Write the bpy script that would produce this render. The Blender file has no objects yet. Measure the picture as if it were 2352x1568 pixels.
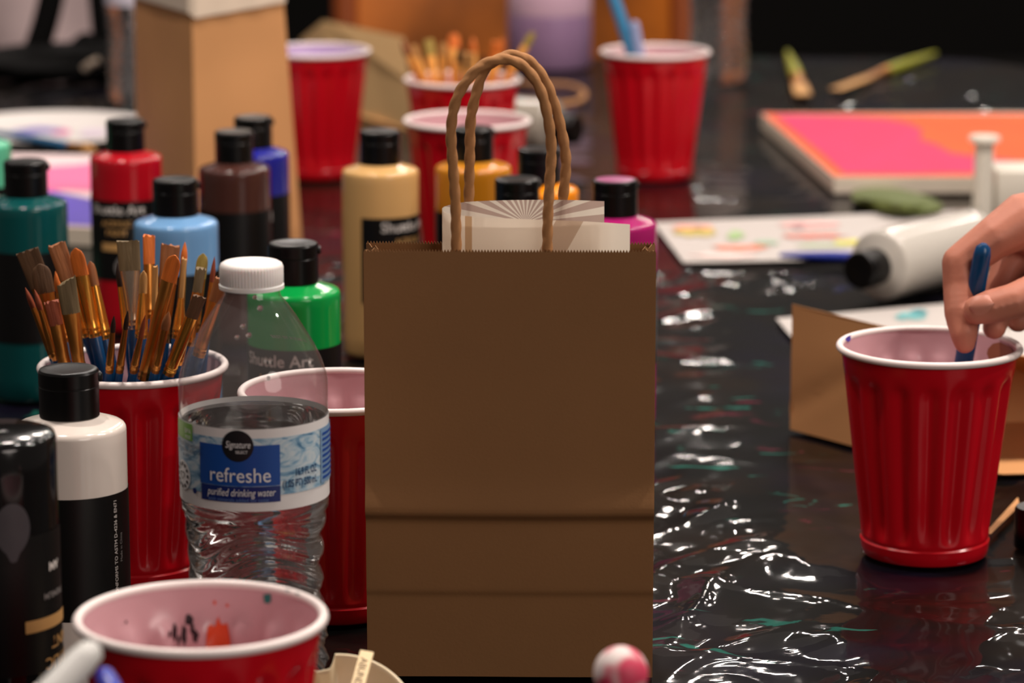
import bpy, bmesh, math, random
from mathutils import Vector, Matrix, noise
random.seed(7)
PI = math.pi
COL = bpy.context.scene.collection

# ------------------------------------------------------------------ camera model
F, H, PT = 7900.0, 0.4738, 0.2076           # focal length in px (2352 wide), camera height over table, pitch
CP, SP = math.cos(PT), math.sin(PT)
CAM = Vector((0, 0, H))

def ray(px, py):
    x = (px - 1176) / F; y = -(py - 784) / F
    return Vector((x, CP + y * SP, -SP + y * CP))
def at(px, py, z=0.0):                        # point of a pixel on a horizontal plane
    d = ray(px, py); return CAM + d * ((z - H) / d.z)
def atY(px, py, Y):                           # point of a pixel on the plane y = Y
    d = ray(px, py); return CAM + d * (Y / d.y)
def proj(P):
    v = Vector(P) - CAM
    zc = v.y * CP - v.z * SP; yc = v.y * SP + v.z * CP
    return 1176 + F * v.x / zc, 784 - F * yc / zc, F / zc

# ------------------------------------------------------------------ materials
def lin(c):
    c = c / 255.0
    return c / 12.92 if c <= 0.04045 else ((c + 0.055) / 1.055) ** 2.4
def C(r, g, b): return (lin(r), lin(g), lin(b), 1)
MATS = {}
def mat(name, rgb, rough=0.5, spec=0.5, metal=0.0, coat=0.0, sss=0.0, bump=None, var=None, trans=0.0, ior=1.45, sheen=0.0, alpha=1.0):
    if name in MATS: return MATS[name]
    m = bpy.data.materials.new(name); m.use_nodes = True
    nt = m.node_tree; b = nt.nodes['Principled BSDF']
    b.inputs['Base Color'].default_value = C(*rgb)
    b.inputs['Roughness'].default_value = rough
    b.inputs['Specular IOR Level'].default_value = spec
    b.inputs['Metallic'].default_value = metal
    b.inputs['Coat Weight'].default_value = coat
    b.inputs['Transmission Weight'].default_value = trans
    b.inputs['IOR'].default_value = ior
    b.inputs['Alpha'].default_value = alpha
    if sss:
        b.inputs['Subsurface Weight'].default_value = sss
        b.inputs['Subsurface Radius'].default_value = (0.01, 0.004, 0.002)
        b.inputs['Subsurface Scale'].default_value = 0.5
    tc = nt.nodes.new('ShaderNodeTexCoord')
    if var:                                   # (scale, amount, detail, stretch)
        n = nt.nodes.new('ShaderNodeTexNoise'); n.inputs['Scale'].default_value = var[0]; n.inputs['Detail'].default_value = var[2] if len(var) > 2 else 4
        mp = nt.nodes.new('ShaderNodeMapping')
        if len(var) > 3: mp.inputs['Scale'].default_value = var[3]
        nt.links.new(tc.outputs['Object'], mp.inputs[0]); nt.links.new(mp.outputs[0], n.inputs['Vector'])
        r = nt.nodes.new('ShaderNodeMapRange'); r.inputs['To Min'].default_value = 1 - var[1]; r.inputs['To Max'].default_value = 1 + var[1]
        r.inputs['From Min'].default_value = 0.3; r.inputs['From Max'].default_value = 0.7
        nt.links.new(n.outputs['Fac'], r.inputs['Value'])
        mx = nt.nodes.new('ShaderNodeMix'); mx.data_type = 'RGBA'; mx.blend_type = 'MULTIPLY'; mx.inputs[0].default_value = 1
        mx.inputs[6].default_value = C(*rgb); nt.links.new(r.outputs[0], mx.inputs[7]); nt.links.new(mx.outputs[2], b.inputs['Base Color'])
    if bump:                                  # (scale, strength, distance, stretch)
        n = nt.nodes.new('ShaderNodeTexNoise'); n.inputs['Scale'].default_value = bump[0]; n.inputs['Detail'].default_value = 3
        mp = nt.nodes.new('ShaderNodeMapping')
        if len(bump) > 3: mp.inputs['Scale'].default_value = bump[3]
        nt.links.new(tc.outputs['Object'], mp.inputs[0]); nt.links.new(mp.outputs[0], n.inputs['Vector'])
        bp = nt.nodes.new('ShaderNodeBump'); bp.inputs['Strength'].default_value = bump[1]; bp.inputs['Distance'].default_value = bump[2]
        nt.links.new(n.outputs['Fac'], bp.inputs['Height']); nt.links.new(bp.outputs[0], b.inputs['Normal'])
    MATS[name] = m; return m

# ------------------------------------------------------------------ mesh helpers
def finish(name, bm, mats, parent=None, smooth=True, angle=40, mw=None):
    me = bpy.data.meshes.new(name)
    bmesh.ops.recalc_face_normals(bm, faces=bm.faces)
    bm.to_mesh(me); bm.free()
    if not isinstance(mats, (list, tuple)): mats = [mats]
    for m in mats: me.materials.append(m)
    if smooth:
        me.polygons.foreach_set('use_smooth', [True] * len(me.polygons))
        me.set_sharp_from_angle(angle=math.radians(angle))
    o = bpy.data.objects.new(name, me); COL.objects.link(o)
    if parent: o.parent = parent
    if mw is not None: o.matrix_world = mw
    return o
def thing(name, label, cat, loc=(0, 0, 0), rotz=0, group=None, mw=None):
    o = bpy.data.objects.new(name, None); COL.objects.link(o)
    o.empty_display_size = 0.02
    if mw is not None: o.matrix_world = mw
    else: o.location = loc; o.rotation_euler = (0, 0, rotz)
    return tag(o, label, cat, group)
def tag(o, label, cat, group=None, kind=None):
    o['label'] = label; o['category'] = cat
    if group: o['group'] = group
    if kind: o['kind'] = kind
    return o
def rings(bm, rs, cap0=True, cap1=True, mi=0, closed=True):
    vs = [[bm.verts.new(p) for p in r] for r in rs]
    n = len(rs[0])
    for a, b in zip(vs, vs[1:]):
        for i in range(n if closed else n - 1):
            f = bm.faces.new((a[i], a[(i + 1) % n], b[(i + 1) % n], b[i])); f.material_index = mi
    if cap0: bm.faces.new(vs[0][::-1]).material_index = mi
    if cap1: bm.faces.new(vs[-1]).material_index = mi
    return vs
def lathe(prof, n=64, bm=None, cap0=True, cap1=True, mi=0, fn=None):
    bm = bm or bmesh.new()
    rs = []
    for r, z in prof:
        ring = []
        for i in range(n):
            a = 2 * PI * i / n
            rr = max(fn(r, z, a), 1e-5) if fn else max(r, 1e-5)
            ring.append((rr * math.cos(a), rr * math.sin(a), z))
        rs.append(ring)
    rings(bm, rs, cap0, cap1, mi)
    return bm
def loft(secs, n=16, bm=None, mi=0, cap0=True, cap1=True, power=1.0):   # secs: (z, rx, ry [, tilt])
    bm = bm or bmesh.new(); rs = []
    for s in secs:
        z, rx, ry = s[:3]; t = s[3] if len(s) > 3 else 0
        ring = []
        for i in range(n):
            a = 2 * PI * i / n
            ca, sa = math.cos(a), math.sin(a)
            x = math.copysign(abs(ca) ** power, ca) * rx; y = math.copysign(abs(sa) ** power, sa) * ry
            ring.append((x, y, z + t * x))
        rs.append(ring)
    rings(bm, rs, cap0, cap1, mi)
    return bm
def tube(pts, rad, n=12, bm=None, mi=0, twist=None):
    bm = bm or bmesh.new(); pts = [Vector(p) for p in pts]; rs = []
    up = Vector((0, 0, 1)); prev = None; L = 0
    for i, p in enumerate(pts):
        t = (pts[min(i + 1, len(pts) - 1)] - pts[max(i - 1, 0)]).normalized()
        if prev is None:
            s = t.cross(up if abs(t.z) < 0.9 else Vector((0, 1, 0))).normalized()
        else:
            s = (prev - t * prev.dot(t)).normalized()
        prev = s; u = t.cross(s)
        if i: L += (pts[i] - pts[i - 1]).length
        r = rad(i / (len(pts) - 1)) if callable(rad) else rad
        ring = []
        for k in range(n):
            a = 2 * PI * k / n
            rr = r
            if twist: rr = r * (1 + twist[1] * (abs(math.cos((a - L * twist[0]))) - 0.6))
            ring.append(p + s * (rr * math.cos(a)) + u * (rr * math.sin(a)))
        rs.append(ring)
    rings(bm, rs, True, True, mi)
    return bm
def spline(ctrl, n):
    ctrl = [Vector(c) for c in ctrl]; P = [ctrl[0] * 2 - ctrl[1]] + ctrl + [ctrl[-1] * 2 - ctrl[-2]]
    out = []; m = len(ctrl) - 1
    for k in range(n + 1):
        t = k / n * m; i = min(int(t), m - 1); u = t - i
        a, b, c, d = P[i:i + 4]
        out.append(0.5 * ((2 * b) + (c - a) * u + (2 * a - 5 * b + 4 * c - d) * u * u + (3 * b - a - 3 * c + d) * u ** 3))
    return out
def box(bm, lo, hi, mi=0, bevel=0.0):
    lo = Vector(lo); hi = Vector(hi)
    r = bmesh.ops.create_cube(bm, size=1.0)
    for v in r['verts']:
        v.co = Vector([(lo[k] + hi[k]) / 2 + v.co[k] * (hi[k] - lo[k]) for k in range(3)])
    fs = {f for v in r['verts'] for f in v.link_faces}
    for f in fs: f.material_index = mi
    if bevel:
        es = list({e for f in fs for e in f.edges})
        bmesh.ops.bevel(bm, geom=es, offset=bevel, segments=2, affect='EDGES', profile=0.5)
    return bm
def prism(pts, z0, z1, bm=None, mi=0):        # vertical prism over a plan outline; z1 may be a list
    bm = bm or bmesh.new(); n = len(pts)
    a = [bm.verts.new((p[0], p[1], z0)) for p in pts]
    b = [bm.verts.new((p[0], p[1], z1[i] if isinstance(z1, (list, tuple)) else z1)) for i, p in enumerate(pts)]
    bm.faces.new(a[::-1]).material_index = mi; bm.faces.new(b).material_index = mi
    for i in range(n): bm.faces.new((a[i], a[(i + 1) % n], b[(i + 1) % n], b[i])).material_index = mi
    return bm
def solidify(o, t, off=0):
    m = o.modifiers.new('thickness', 'SOLIDIFY'); m.thickness = t; m.offset = off
    e = o.modifiers.new('crisp_edges', 'EDGE_SPLIT'); e.split_angle = math.radians(45); return o

def text_mesh(s, size, fn, shear=0.0, align='CENTER', bold=0.0, xs=1.0):
    """flat lettering mapped by fn(x, y) -> point"""
    cu = bpy.data.curves.new('lettering', 'FONT'); cu.body = s; cu.size = size; cu.shear = shear
    cu.align_x = align; cu.offset = bold; cu.resolution_u = 3
    o = bpy.data.objects.new('lettering', cu); COL.objects.link(o)
    dg = bpy.context.evaluated_depsgraph_get(); dg.update()
    me = bpy.data.meshes.new_from_object(o.evaluated_get(dg))
    bm = bmesh.new(); bm.from_mesh(me)
    bpy.data.objects.remove(o); bpy.data.curves.remove(cu); bpy.data.meshes.remove(me)
    for v in bm.verts: v.co = Vector(fn(v.co.x * xs, v.co.y))
    return bm
def on_cyl(R, th0, z0, rot=0):
    """lettering on a cylinder; th0 = angle of its origin seen from above, -pi/2 faces the camera"""
    c, s = math.cos(rot), math.sin(rot)
    def fn(x, y):
        X = c * x - s * y; Y = s * x + c * y
        a = th0 + X / R
        return (R * math.cos(a), R * math.sin(a), z0 + Y)
    return fn
def cyl_patch(R, a0, a1, z0, z1, n=24, bm=None, mi=0, m=1):
    bm = bm or bmesh.new(); rs = []
    for j in range(m + 1):
        z = z0 + (z1 - z0) * j / m
        rs.append([(R * math.cos(a0 + (a1 - a0) * i / n), R * math.sin(a0 + (a1 - a0) * i / n), z) for i in range(n + 1)])
    rings(bm, rs, False, False, mi, closed=False); return bm
def cyl_disc(R, th0, z0, r, bm=None, mi=0, r_in=0, n=32):
    bm = bm or bmesh.new()
    out = [bm.verts.new(on_cyl(R, th0, z0)(r * math.cos(2 * PI * i / n), r * math.sin(2 * PI * i / n))) for i in range(n)]
    if r_in:
        inn = [bm.verts.new(on_cyl(R, th0, z0)(r_in * math.cos(2 * PI * i / n), r_in * math.sin(2 * PI * i / n))) for i in range(n)]
        for i in range(n): bm.faces.new((out[i], out[(i + 1) % n], inn[(i + 1) % n], inn[i])).material_index = mi
    else:
        f = on_cyl(R, th0, z0); prev = out
        for k in range(1, 7):
            q = r * (1 - k / 6)
            if k == 6:
                c = bm.verts.new(f(0, 0))
                for i in range(n): bm.faces.new((prev[i], prev[(i + 1) % n], c)).material_index = mi
            else:
                cur = [bm.verts.new(f(q * math.cos(2 * PI * i / n), q * math.sin(2 * PI * i / n))) for i in range(n)]
                for i in range(n): bm.faces.new((prev[i], prev[(i + 1) % n], cur[(i + 1) % n], cur[i])).material_index = mi
                prev = cur
    return bm

# ------------------------------------------------------------------ common materials
M_black = mat('black_plastic', (9, 8, 8), 0.28, 0.35)
M_label = mat('black_label', (13, 12, 12), 0.38, 0.4)
M_red = mat('red_cup_plastic', (196, 10, 27), 0.22, 0.5)
M_liner = mat('pink_white_cup_liner', (208, 162, 168), 0.22, 0.5)
M_rim = mat('cup_rim_white', (236, 222, 218), 0.3, 0.5)
M_kraft_shade = mat('kraft_paper_shaded', (138, 98, 62), 0.75, 0.25, bump=(700, 0.12, 0.0006), var=(9, 0.07, 6))  # kraft darkened: shade on the front bag is put into the colour
M_kraft_lit = mat('kraft_paper_lit', (210, 152, 100), 0.75, 0.25, var=(9, 0.06, 6))  # same paper lightened: stronger light on the other bags put into the colour
M_cord = mat('twisted_paper_cord', (170, 120, 76), 0.75, 0.3, bump=(900, 0.2, 0.0005))
M_white_print = mat('white_print', (214, 206, 200), 0.5)
M_grey_print = mat('grey_print', (120, 114, 112), 0.5)
M_gold_print = mat('gold_print', (196, 150, 92), 0.45)
M_paper = mat('white_paper', (186, 178, 173), 0.6, 0.3)
M_cream = mat('cream_paper', (222, 205, 180), 0.65, 0.3, var=(14, 0.03, 4))

# ------------------------------------------------------------------ red cups
CUP_H, CUP_R, CUP_B = 0.110, 0.0475, 0.0315
def cup_R(z): return CUP_B + (CUP_R - 0.0022 - CUP_B) * (z / CUP_H) ** 0.96
def cup_flute(r, z, a, depth=0.0029, n=17):
    w = min(1, max(0, (z - 0.0105) / 0.006)) * min(1, max(0, (0.0965 - z) / 0.0045))
    w = w * w * (3 - 2 * w)
    c = 0.5 + 0.5 * math.cos(n * a)
    return r - depth * w * (1 - c ** 0.7)
def make_cup(label, px, py, liner_mat=None, group='red party cups', rotz=0.0):
    P = at(px, py, CUP_H)
    t = thing('party_cup', label, 'cup', (P.x, P.y, 0), rotz, group)
    zs = [0.0, 0.001, 0.005, 0.0078, 0.0088, 0.0098, 0.0112] + [0.0135 + i * 0.0062 for i in range(13)] + [0.0915, 0.0945, 0.0975, 0.102, 0.107, 0.109]
    prof = []
    for z in zs:
        r = cup_R(z)
        if 0.001 <= z <= 0.008: r += 0.0008
        if 0.0085 < z < 0.0095: r -= 0.0003
        prof.append((r, z))
    bm = lathe([(0.0001, 0.003), (CUP_B - 0.003, 0.003), (CUP_B - 0.001, 0.0)] + prof, 136, cap0=True, cap1=False, fn=cup_flute)
    finish('cup_body', bm, M_red, t, angle=50)
    inner = [(cup_R(z) - 0.0009, z) for z in zs if z > 0.004]
    bm = lathe([(0.0001, 0.0045), (CUP_B - 0.002, 0.0045)] + inner, 136, cap0=True, cap1=False, fn=cup_flute)
    finish('liner', bm, liner_mat or M_liner, t, angle=50)
    # rolled rim
    bm = bmesh.new(); rs = []
    for k in range(72):
        a = 2 * PI * k / 72
        rs.append([((CUP_R - 0.0017 + 0.0019 * math.cos(b)) * math.cos(a), (CUP_R - 0.0017 + 0.0019 * math.cos(b)) * math.sin(a), CUP_H - 0.0018 + 0.0019 * math.sin(b)) for b in [2 * PI * j / 12 for j in range(12)]])
    rs.append(rs[0]); rings(bm, rs, False, False); bmesh.ops.remove_doubles(bm, verts=bm.verts, dist=1e-6)
    finish('rim', bm, M_rim, t)
    return t
def cup_splash(cup, outline, m, name='paint_stain', off=0.0013):
    """blot on the inner wall; outline in (degrees from the far wall, height)"""
    bm = bmesh.new()
    cx = sum(p[0] for p in outline) / len(outline); cz = sum(p[1] for p in outline) / len(outline)
    def pt(d, z):
        a = math.radians(90 - d); r = cup_flute(cup_R(z) - off, z, a)
        return (r * math.cos(a), r * math.sin(a), z)
    prev = None; steps = 6; n = len(outline)
    lay = [[bm.verts.new(pt(cx + (d - cx) * k / steps, cz + (z - cz) * k / steps)) for d, z in outline] for k in range(1, steps + 1)]
    c = bm.verts.new(pt(cx, cz))
    for i in range(n):
        bm.faces.new((c, lay[0][i], lay[0][(i + 1) % n]))
        for k in range(steps - 1):
            bm.faces.new((lay[k][i], lay[k + 1][i], lay[k + 1][(i + 1) % n], lay[k][(i + 1) % n]))
    return finish(name, bm, m, cup)

def blob(d, z, rd, rz, seed, n=14, jag=0.35):
    rnd = random.Random(seed)
    return [(d + rd * math.cos(2 * PI * i / n) * (1 + rnd.uniform(-jag, jag)), z + rz * math.sin(2 * PI * i / n) * (1 + rnd.uniform(-jag, jag))) for i in range(n)]

cup_front = make_cup('red plastic cup nearest the camera, orange, black and teal paint stains inside', 461, 1408)
cup_right = make_cup('red plastic cup on the right that a hand dips a blue brush into', 2135, 789)
cup_brush = make_cup('red plastic cup packed with paint brushes behind the white paint bottle', 305, 832)
cup_mid = make_cup('red plastic cup half hidden behind the water bottle and the brown bag', 772, 890)
cup_far = make_cup('red plastic cup far back holding a blue handle, in front of the orange chair', 1505, 114)
M_liner_v = mat('violet_stained_liner', (188, 160, 204), 0.3, 0.5, var=(40, 0.12, 3))
cup_left = make_cup('red plastic cup with violet stained inside, beside the rear standing paper bag', 725, 112, M_liner_v)
cup_bg = make_cup('red plastic cup of orange brushes in the background behind the bag handles', 1062, 178)
cup_bg2 = make_cup('empty red plastic cup right behind the mustard paint bottle', 1073, 272)
M_orange = mat('orange_paint', (226, 74, 24), 0.35, 0.5)
M_teal = mat('teal_paint', (14, 112, 108), 0.3)
M_dkpaint = mat('dark_paint', (38, 16, 24), 0.4)
M_blue_paint = mat('violet_blue_paint', (70, 62, 168), 0.4)
def cup_hit(cup, px, py, off=0.0014):
    d = ray(px, py); c = cup.location; t = (CUP_H - H) / d.z; best = None
    for k in range(1500):
        p = CAM + d * t; dx, dy = p.x - c.x, p.y - c.y; z = min(max(p.z, 0.001), CUP_H)
        a = math.atan2(dy, dx)
        if math.hypot(dx, dy) > cup_flute(cup_R(z), z, a) - off and dy > -0.01: break
        t += 0.0002
    return (math.degrees(PI / 2 - a), z)
def stain(cup, pts, m, name='paint_stain'): return cup_splash(cup, [cup_hit(cup, *p) for p in pts], m, name)
def pblob(x, y, rx, ry, seed, n=12, jag=0.25):
    rnd = random.Random(seed); return [(x + rx * math.cos(2 * PI * i / n) * (1 + rnd.uniform(-jag, jag)), y + ry * math.sin(2 * PI * i / n) * (1 + rnd.uniform(-jag, jag))) for i in range(n)]
stain(cup_front, [(472, 1492), (474, 1465), (477, 1439), (484, 1432), (489, 1440), (495, 1437), (498, 1424), (502, 1415), (506, 1431), (513, 1434), (522, 1430), (525, 1446), (529, 1470), (531, 1492)], M_orange)
for i, (x, y, rx, ry) in enumerate([(434, 1424, 9, 12), (423, 1458, 6, 24), (449, 1460, 7, 16), (402, 1452, 5, 20), (390, 1456, 3, 8), (441, 1442, 4, 14), (411, 1470, 3, 12), (290, 1428, 2.5, 4)]):
    stain(cup_front, pblob(x, y, rx, ry, i), M_dkpaint)
stain(cup_front, [(605, 1365), (621, 1363), (623, 1378), (618, 1386), (607, 1384)], M_teal)
stain(cup_front, pblob(664, 1353, 8, 4, 32), M_teal)
stain(cup_front, pblob(691, 1362, 13, 3, 33), M_teal)
stain(cup_front, pblob(728, 1383, 3, 5, 34), M_teal)
stain(cup_front, pblob(493, 1383, 3, 5, 35), M_orange)
stain(cup_front, pblob(522, 1390, 3, 3.5, 36), M_orange)
stain(cup_right, pblob(1948, 776, 6, 9, 37), M_blue_paint)
stain(cup_right, pblob(2296, 812, 30, 26, 38), mat('brown_paint', (150, 88, 60), 0.4))

# ------------------------------------------------------------------ paint bottles
B_R, B_H = 0.025, 0.1475
L0, L1 = 0.0375, 0.0935                      # label heights
def bottle_text(lab, k, th):
    for t_, size, z, m in (('Shuttle Art', 0.0092, 0.0845, M_white_print), ('ACRYLIC', 0.0056, 0.0760, M_gold_print), ('PAINT', 0.0056, 0.0695, M_gold_print)):
        finish('lettering', text_mesh(t_, size, on_cyl(B_R + 0.0006, th, z), bold=0.0001), m, lab, smooth=False)
    finish('gold_strip', cyl_patch(B_R + 0.0006, th - 0.45, th + 0.2, 0.0585, 0.0640, 12), M_gold_print, lab)
    finish('colour_drop', drop_patch(th + 0.1), M_grey_print, lab)
def drop_patch(th, z=0.0475, k=1.0):
    bm = bmesh.new(); f_ = on_cyl(B_R + 0.0006, th, z); n = 24; vs = []; f = lambda x, y: f_(x * k, y * k)
    for i in range(n):
        a = 2 * PI * i / n
        y = math.sin(a) * 0.0062; x = math.cos(a) * 0.0042 * (1 - 0.35 * max(0, math.sin(a)) ** 2)
        if math.sin(a) > 0.9: y *= 1.2
        vs.append((x, y))
    o_ = [bm.verts.new(f(*p)) for p in vs]; m_ = [bm.verts.new(f(p[0] * 0.5, p[1] * 0.5)) for p in vs]; c = bm.verts.new(f(0, 0))
    for i in range(n): bm.faces.new((o_[i], o_[(i + 1) % n], m_[(i + 1) % n], m_[i])); bm.faces.new((m_[i], m_[(i + 1) % n], c))
    return bm
def make_bottle(label, rgb, px, py, k=1.0, th=-PI / 2, lab=(0, 2 * PI), cap=True, mw=None, cap_top=None, texts=True, rough=0.14, captilt=0.3, tube_sp=0.5):
    if mw is None:
        P = at(px, py, B_H * k)
        mw = Matrix.Translation((P.x, P.y, 0)) @ Matrix.Scale(k, 4)
    t = thing('paint_bottle', label, 'bottle', group='acrylic paint bottles', mw=mw)
    m = mat('paint_%d_%d_%d' % rgb, rgb, rough, tube_sp)
    prof = [(0.0001, 0.0), (B_R - 0.003, 0.0), (B_R - 0.0008, 0.0008), (B_R, 0.003)] + [(B_R, 0.003 + i * 0.0112) for i in range(1, 11)]
    prof += [(B_R, 0.1195), (B_R - 0.0002, 0.1207), (B_R - 0.0008, 0.1217), (B_R - 0.0018, 0.1224), (B_R - 0.0035, 0.1230), (B_R - 0.006, 0.1238), (B_R - 0.0095, 0.1250), (0.0118, 0.1262), (0.0118, 0.140), (0.0001, 0.140)]
    finish('bottle_body', lathe(prof, 72), m, t, angle=55)
    a0, a1 = lab
    lb = finish('label', cyl_patch(B_R + 0.0003, a0, a1, L0, L1, 64), M_label, t)
    if texts: bottle_text(lb, k, th)
    cr = 0.01335
    prof = [(0.0118, 0.1262), (cr, 0.1262), (cr, 0.1395), (cr - 0.0002, 0.1398), (cr - 0.0002, 0.1402), (cr + 0.0001, 0.1405), (cr + 0.0001, 0.1462), (cr - 0.0005, 0.1472), (cr - 0.0014, B_H), (cr - 0.004, B_H - 0.0003), (0.0001, B_H - 0.0004)]
    c = finish('flip_cap', lathe(prof, 48), M_black, t, angle=30)
    bm = bmesh.new(); box(bm, (cr - 0.002, -0.0035, 0.1412), (cr + 0.0014, 0.0035, 0.1452), bevel=0.0008)
    bmesh.ops.rotate(bm, verts=bm.verts, cent=(0, 0, 0), matrix=Matrix.Rotation(captilt, 3, 'Z'))
    finish('lid_tab', bm, M_black, c)
    if cap_top:
        finish('lid_smear', lathe([(0.0001, B_H + 0.0001), (cr - 0.003, B_H + 0.0001), (cr - 0.0016, B_H - 0.0001)], 32, cap0=False), mat('lid_smear_%d' % cap_top[0], cap_top, 0.35), c)
    return t
FR = -PI / 2
make_bottle('white acrylic paint bottle standing upright with black flip cap in front of the brush cup', (226, 214, 204), 157, 845, th=FR - 2.6)
b = [o for o in COL.objects if o.name.startswith('label')][-1]
finish('lettering', text_mesh('CONFORMS TO ASTM D-4236 & EN71', 0.0027, on_cyl(B_R + 0.0006, FR + 1.0, 0.0685, PI / 2)), M_white_print, b, smooth=False)
finish('lettering', text_mesh('Made in China', 0.0023, on_cyl(B_R + 0.0006, FR + 1.14, 0.0685, PI / 2)), M_grey_print, b, smooth=False)
make_bottle('dark teal paint bottle at the left edge behind the brush cup', (10, 74, 74), 58, 368, th=FR - 1.7)
make_bottle('red paint bottle with black label and upright black cap', (176, 16, 30), 287, 274, 0.967, th=FR - 0.2)
make_bottle('light blue paint bottle rising above the brush tips', (112, 158, 204), 402, 410, th=FR - 2.4)
make_bottle('dark brown paint bottle in front of the rear standing bag', (72, 42, 36), 537, 300, 0.954, th=FR + 2.2)
make_bottle('deep blue paint bottle peeking out behind the dark brown one', (34, 36, 140), 581, 267, 0.96, th=FR + 2.6)
make_bottle('bright green paint bottle directly behind the clear water bottle', (10, 150, 66), 673, 556, th=FR - 0.35, captilt=0.1)
make_bottle('tan beige paint bottle standing left of the mustard one', (214, 168, 108), 873, 299, th=FR + 0.85, lab=(FR - 0.48, FR + 4.2), captilt=2.5)
make_bottle('mustard ochre paint bottle seen between the twisted bag handles', (196, 128, 30), 1087, 292, th=FR + 0.6)
make_bottle('paint bottle whose black cap alone shows above the cream flyer', (120, 60, 110), 1188, 409, th=FR + 0.3)
make_bottle('bright orange paint bottle behind the right side of the twisted handles', (240, 140, 20), 1238, 340, th=FR + 0.5)
make_bottle('magenta paint bottle behind the right edge of the brown bag', (168, 30, 104), 1413, 411, th=FR + 0.6, cap_top=(150, 60, 110))
make_bottle('mint green paint bottle cut off by the left edge, behind the dark teal one', (92, 184, 146), -62, 243, th=FR)
# black bottle standing on its cap, upside down
P = at(-18, 990, B_H * 1.03)
make_bottle('black paint bottle standing upside down at the left edge, nearest of the bottles', (16, 15, 15), 0, 0, 1.03, texts=False,
            mw=Matrix.Translation((P.x, P.y, B_H * 1.03)) @ Matrix.Rotation(PI, 4, 'X') @ Matrix.Rotation(PI, 4, 'Z') @ Matrix.Scale(1.03, 4), rough=0.12)
b = [o for o in COL.objects if o.name.startswith('label')][-1]
def up(px): return FR - math.asin(max(-1, min(1, (px + 18) / 143.0)))
finish('colour_drop', drop_patch(up(40), 0.034, 1.75), mat('drop_grey', (66, 62, 66), 0.4), b)
for t_, size, z, px, m in (('ACRYLIC', 0.0066, 0.0885, 124, M_gold_print), ('PAINT', 0.0066, 0.0805, 124, M_gold_print), ('PREMIUM', 0.0034, 0.0620, 116, M_grey_print), ('AM', 0.0050, 0.0500, 116, M_white_print), ('Shuttle Art', 0.0090, 0.0965, 124, M_white_print)):
    finish('lettering', text_mesh(t_, size, on_cyl(B_R + 0.0006, up(px), z), bold=0.0001), m, b, smooth=False)
finish('gold_strip', cyl_patch(B_R + 0.0006, up(124) - 0.2, up(60), 0.0715, 0.0765, 12), M_gold_print, b)
# bottles lying on the sheet
def lying(p_base, p_cap, z):
    a = at(*p_base, z); b_ = at(*p_cap, z); d = (b_ - a).normalized()
    x = Vector((0, 0, 1)).cross(d).normalized(); y = d.cross(x)
    return Matrix.Translation(b_ - d * B_H) @ Matrix((x, y, d)).transposed().to_4x4()
make_bottle('white paint bottle lying on its side beside the printed sheets, black cap to the left', (190, 184, 175), 0, 0, mw=lying((2215, 560), (1972, 622), B_R + 0.001), lab=(FR - 0.5, FR + 0.5), texts=False)
make_bottle('pale grey paint bottle lying on its side behind the empty red cup', (158, 150, 138), 0, 0, mw=lying((930, 262), (1325, 298), B_R + 0.001), lab=(FR - 0.5, FR + 0.5), texts=False)

# ------------------------------------------------------------------ water bottles
def mat_clear(name, tint=(1, 1, 1), gloss_rough=0.03, trans=0.93):
    m = bpy.data.materials.new(name); m.use_nodes = True; nt = m.node_tree; nt.nodes.clear()
    out = nt.nodes.new('ShaderNodeOutputMaterial'); mix = nt.nodes.new('ShaderNodeMixShader')
    tr = nt.nodes.new('ShaderNodeBsdfTransparent'); tr.inputs[0].default_value = (trans * tint[0], trans * tint[1], trans * tint[2], 1)
    gl = nt.nodes.new('ShaderNodeBsdfGlossy'); gl.inputs['Roughness'].default_value = gloss_rough
    df = nt.nodes.new('ShaderNodeBsdfDiffuse'); df.inputs[0].default_value = (0.8, 0.74, 0.72, 1)
    m2 = nt.nodes.new('ShaderNodeMixShader'); m2.inputs[0].default_value = 0.05
    lwt = nt.nodes.new('ShaderNodeLayerWeight'); lwt.inputs[0].default_value = 0.5
    pw = nt.nodes.new('ShaderNodeMath'); pw.operation = 'POWER'; pw.inputs[1].default_value = 4.0; nt.links.new(lwt.outputs['Facing'], pw.inputs[0])
    lw = nt.nodes.new('ShaderNodeMapRange'); lw.inputs['To Min'].default_value = 0.035; lw.inputs['To Max'].default_value = 0.75; nt.links.new(pw.outputs[0], lw.inputs['Value'])
    nt.links.new(tr.outputs[0], m2.inputs[1]); nt.links.new(df.outputs[0], m2.inputs[2])
    nt.links.new(lw.outputs[0], mix.inputs[0]); nt.links.new(m2.outputs[0], mix.inputs[1]); nt.links.new(gl.outputs[0], mix.inputs[2]); nt.links.new(mix.outputs[0], out.inputs[0])
    return m
M_clear = mat_clear('clear_plastic')
M_water = mat('water', (255, 255, 255), 0.02, 0.5, trans=1.0, ior=1.33)
M_wcap = mat('white_bottle_cap', (236, 230, 226), 0.4, 0.4, sss=0.2)
W_R = 0.0322
def wave_r(r, z, a):
    if z > 0.094 or z < 0.012: return r
    e = min(1, (0.094 - z) / 0.006) * min(1, (z - 0.012) / 0.006)
    zz = z + 0.0085 * math.sin(a * 2 + 0.6) * (1.15 - z / 0.13) + 0.0035 * math.sin(a * 3 + z * 40)
    sw = 0.5 + 0.5 * math.sin(a * 2.0 + z * 55)
    return r - 0.0019 * (1 - math.cos(2 * PI * zz / 0.0112)) * 0.5 * e - 0.00036 * (1 - math.cos(2 * PI * zz / 0.0034 + 1)) * e * sw
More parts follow.
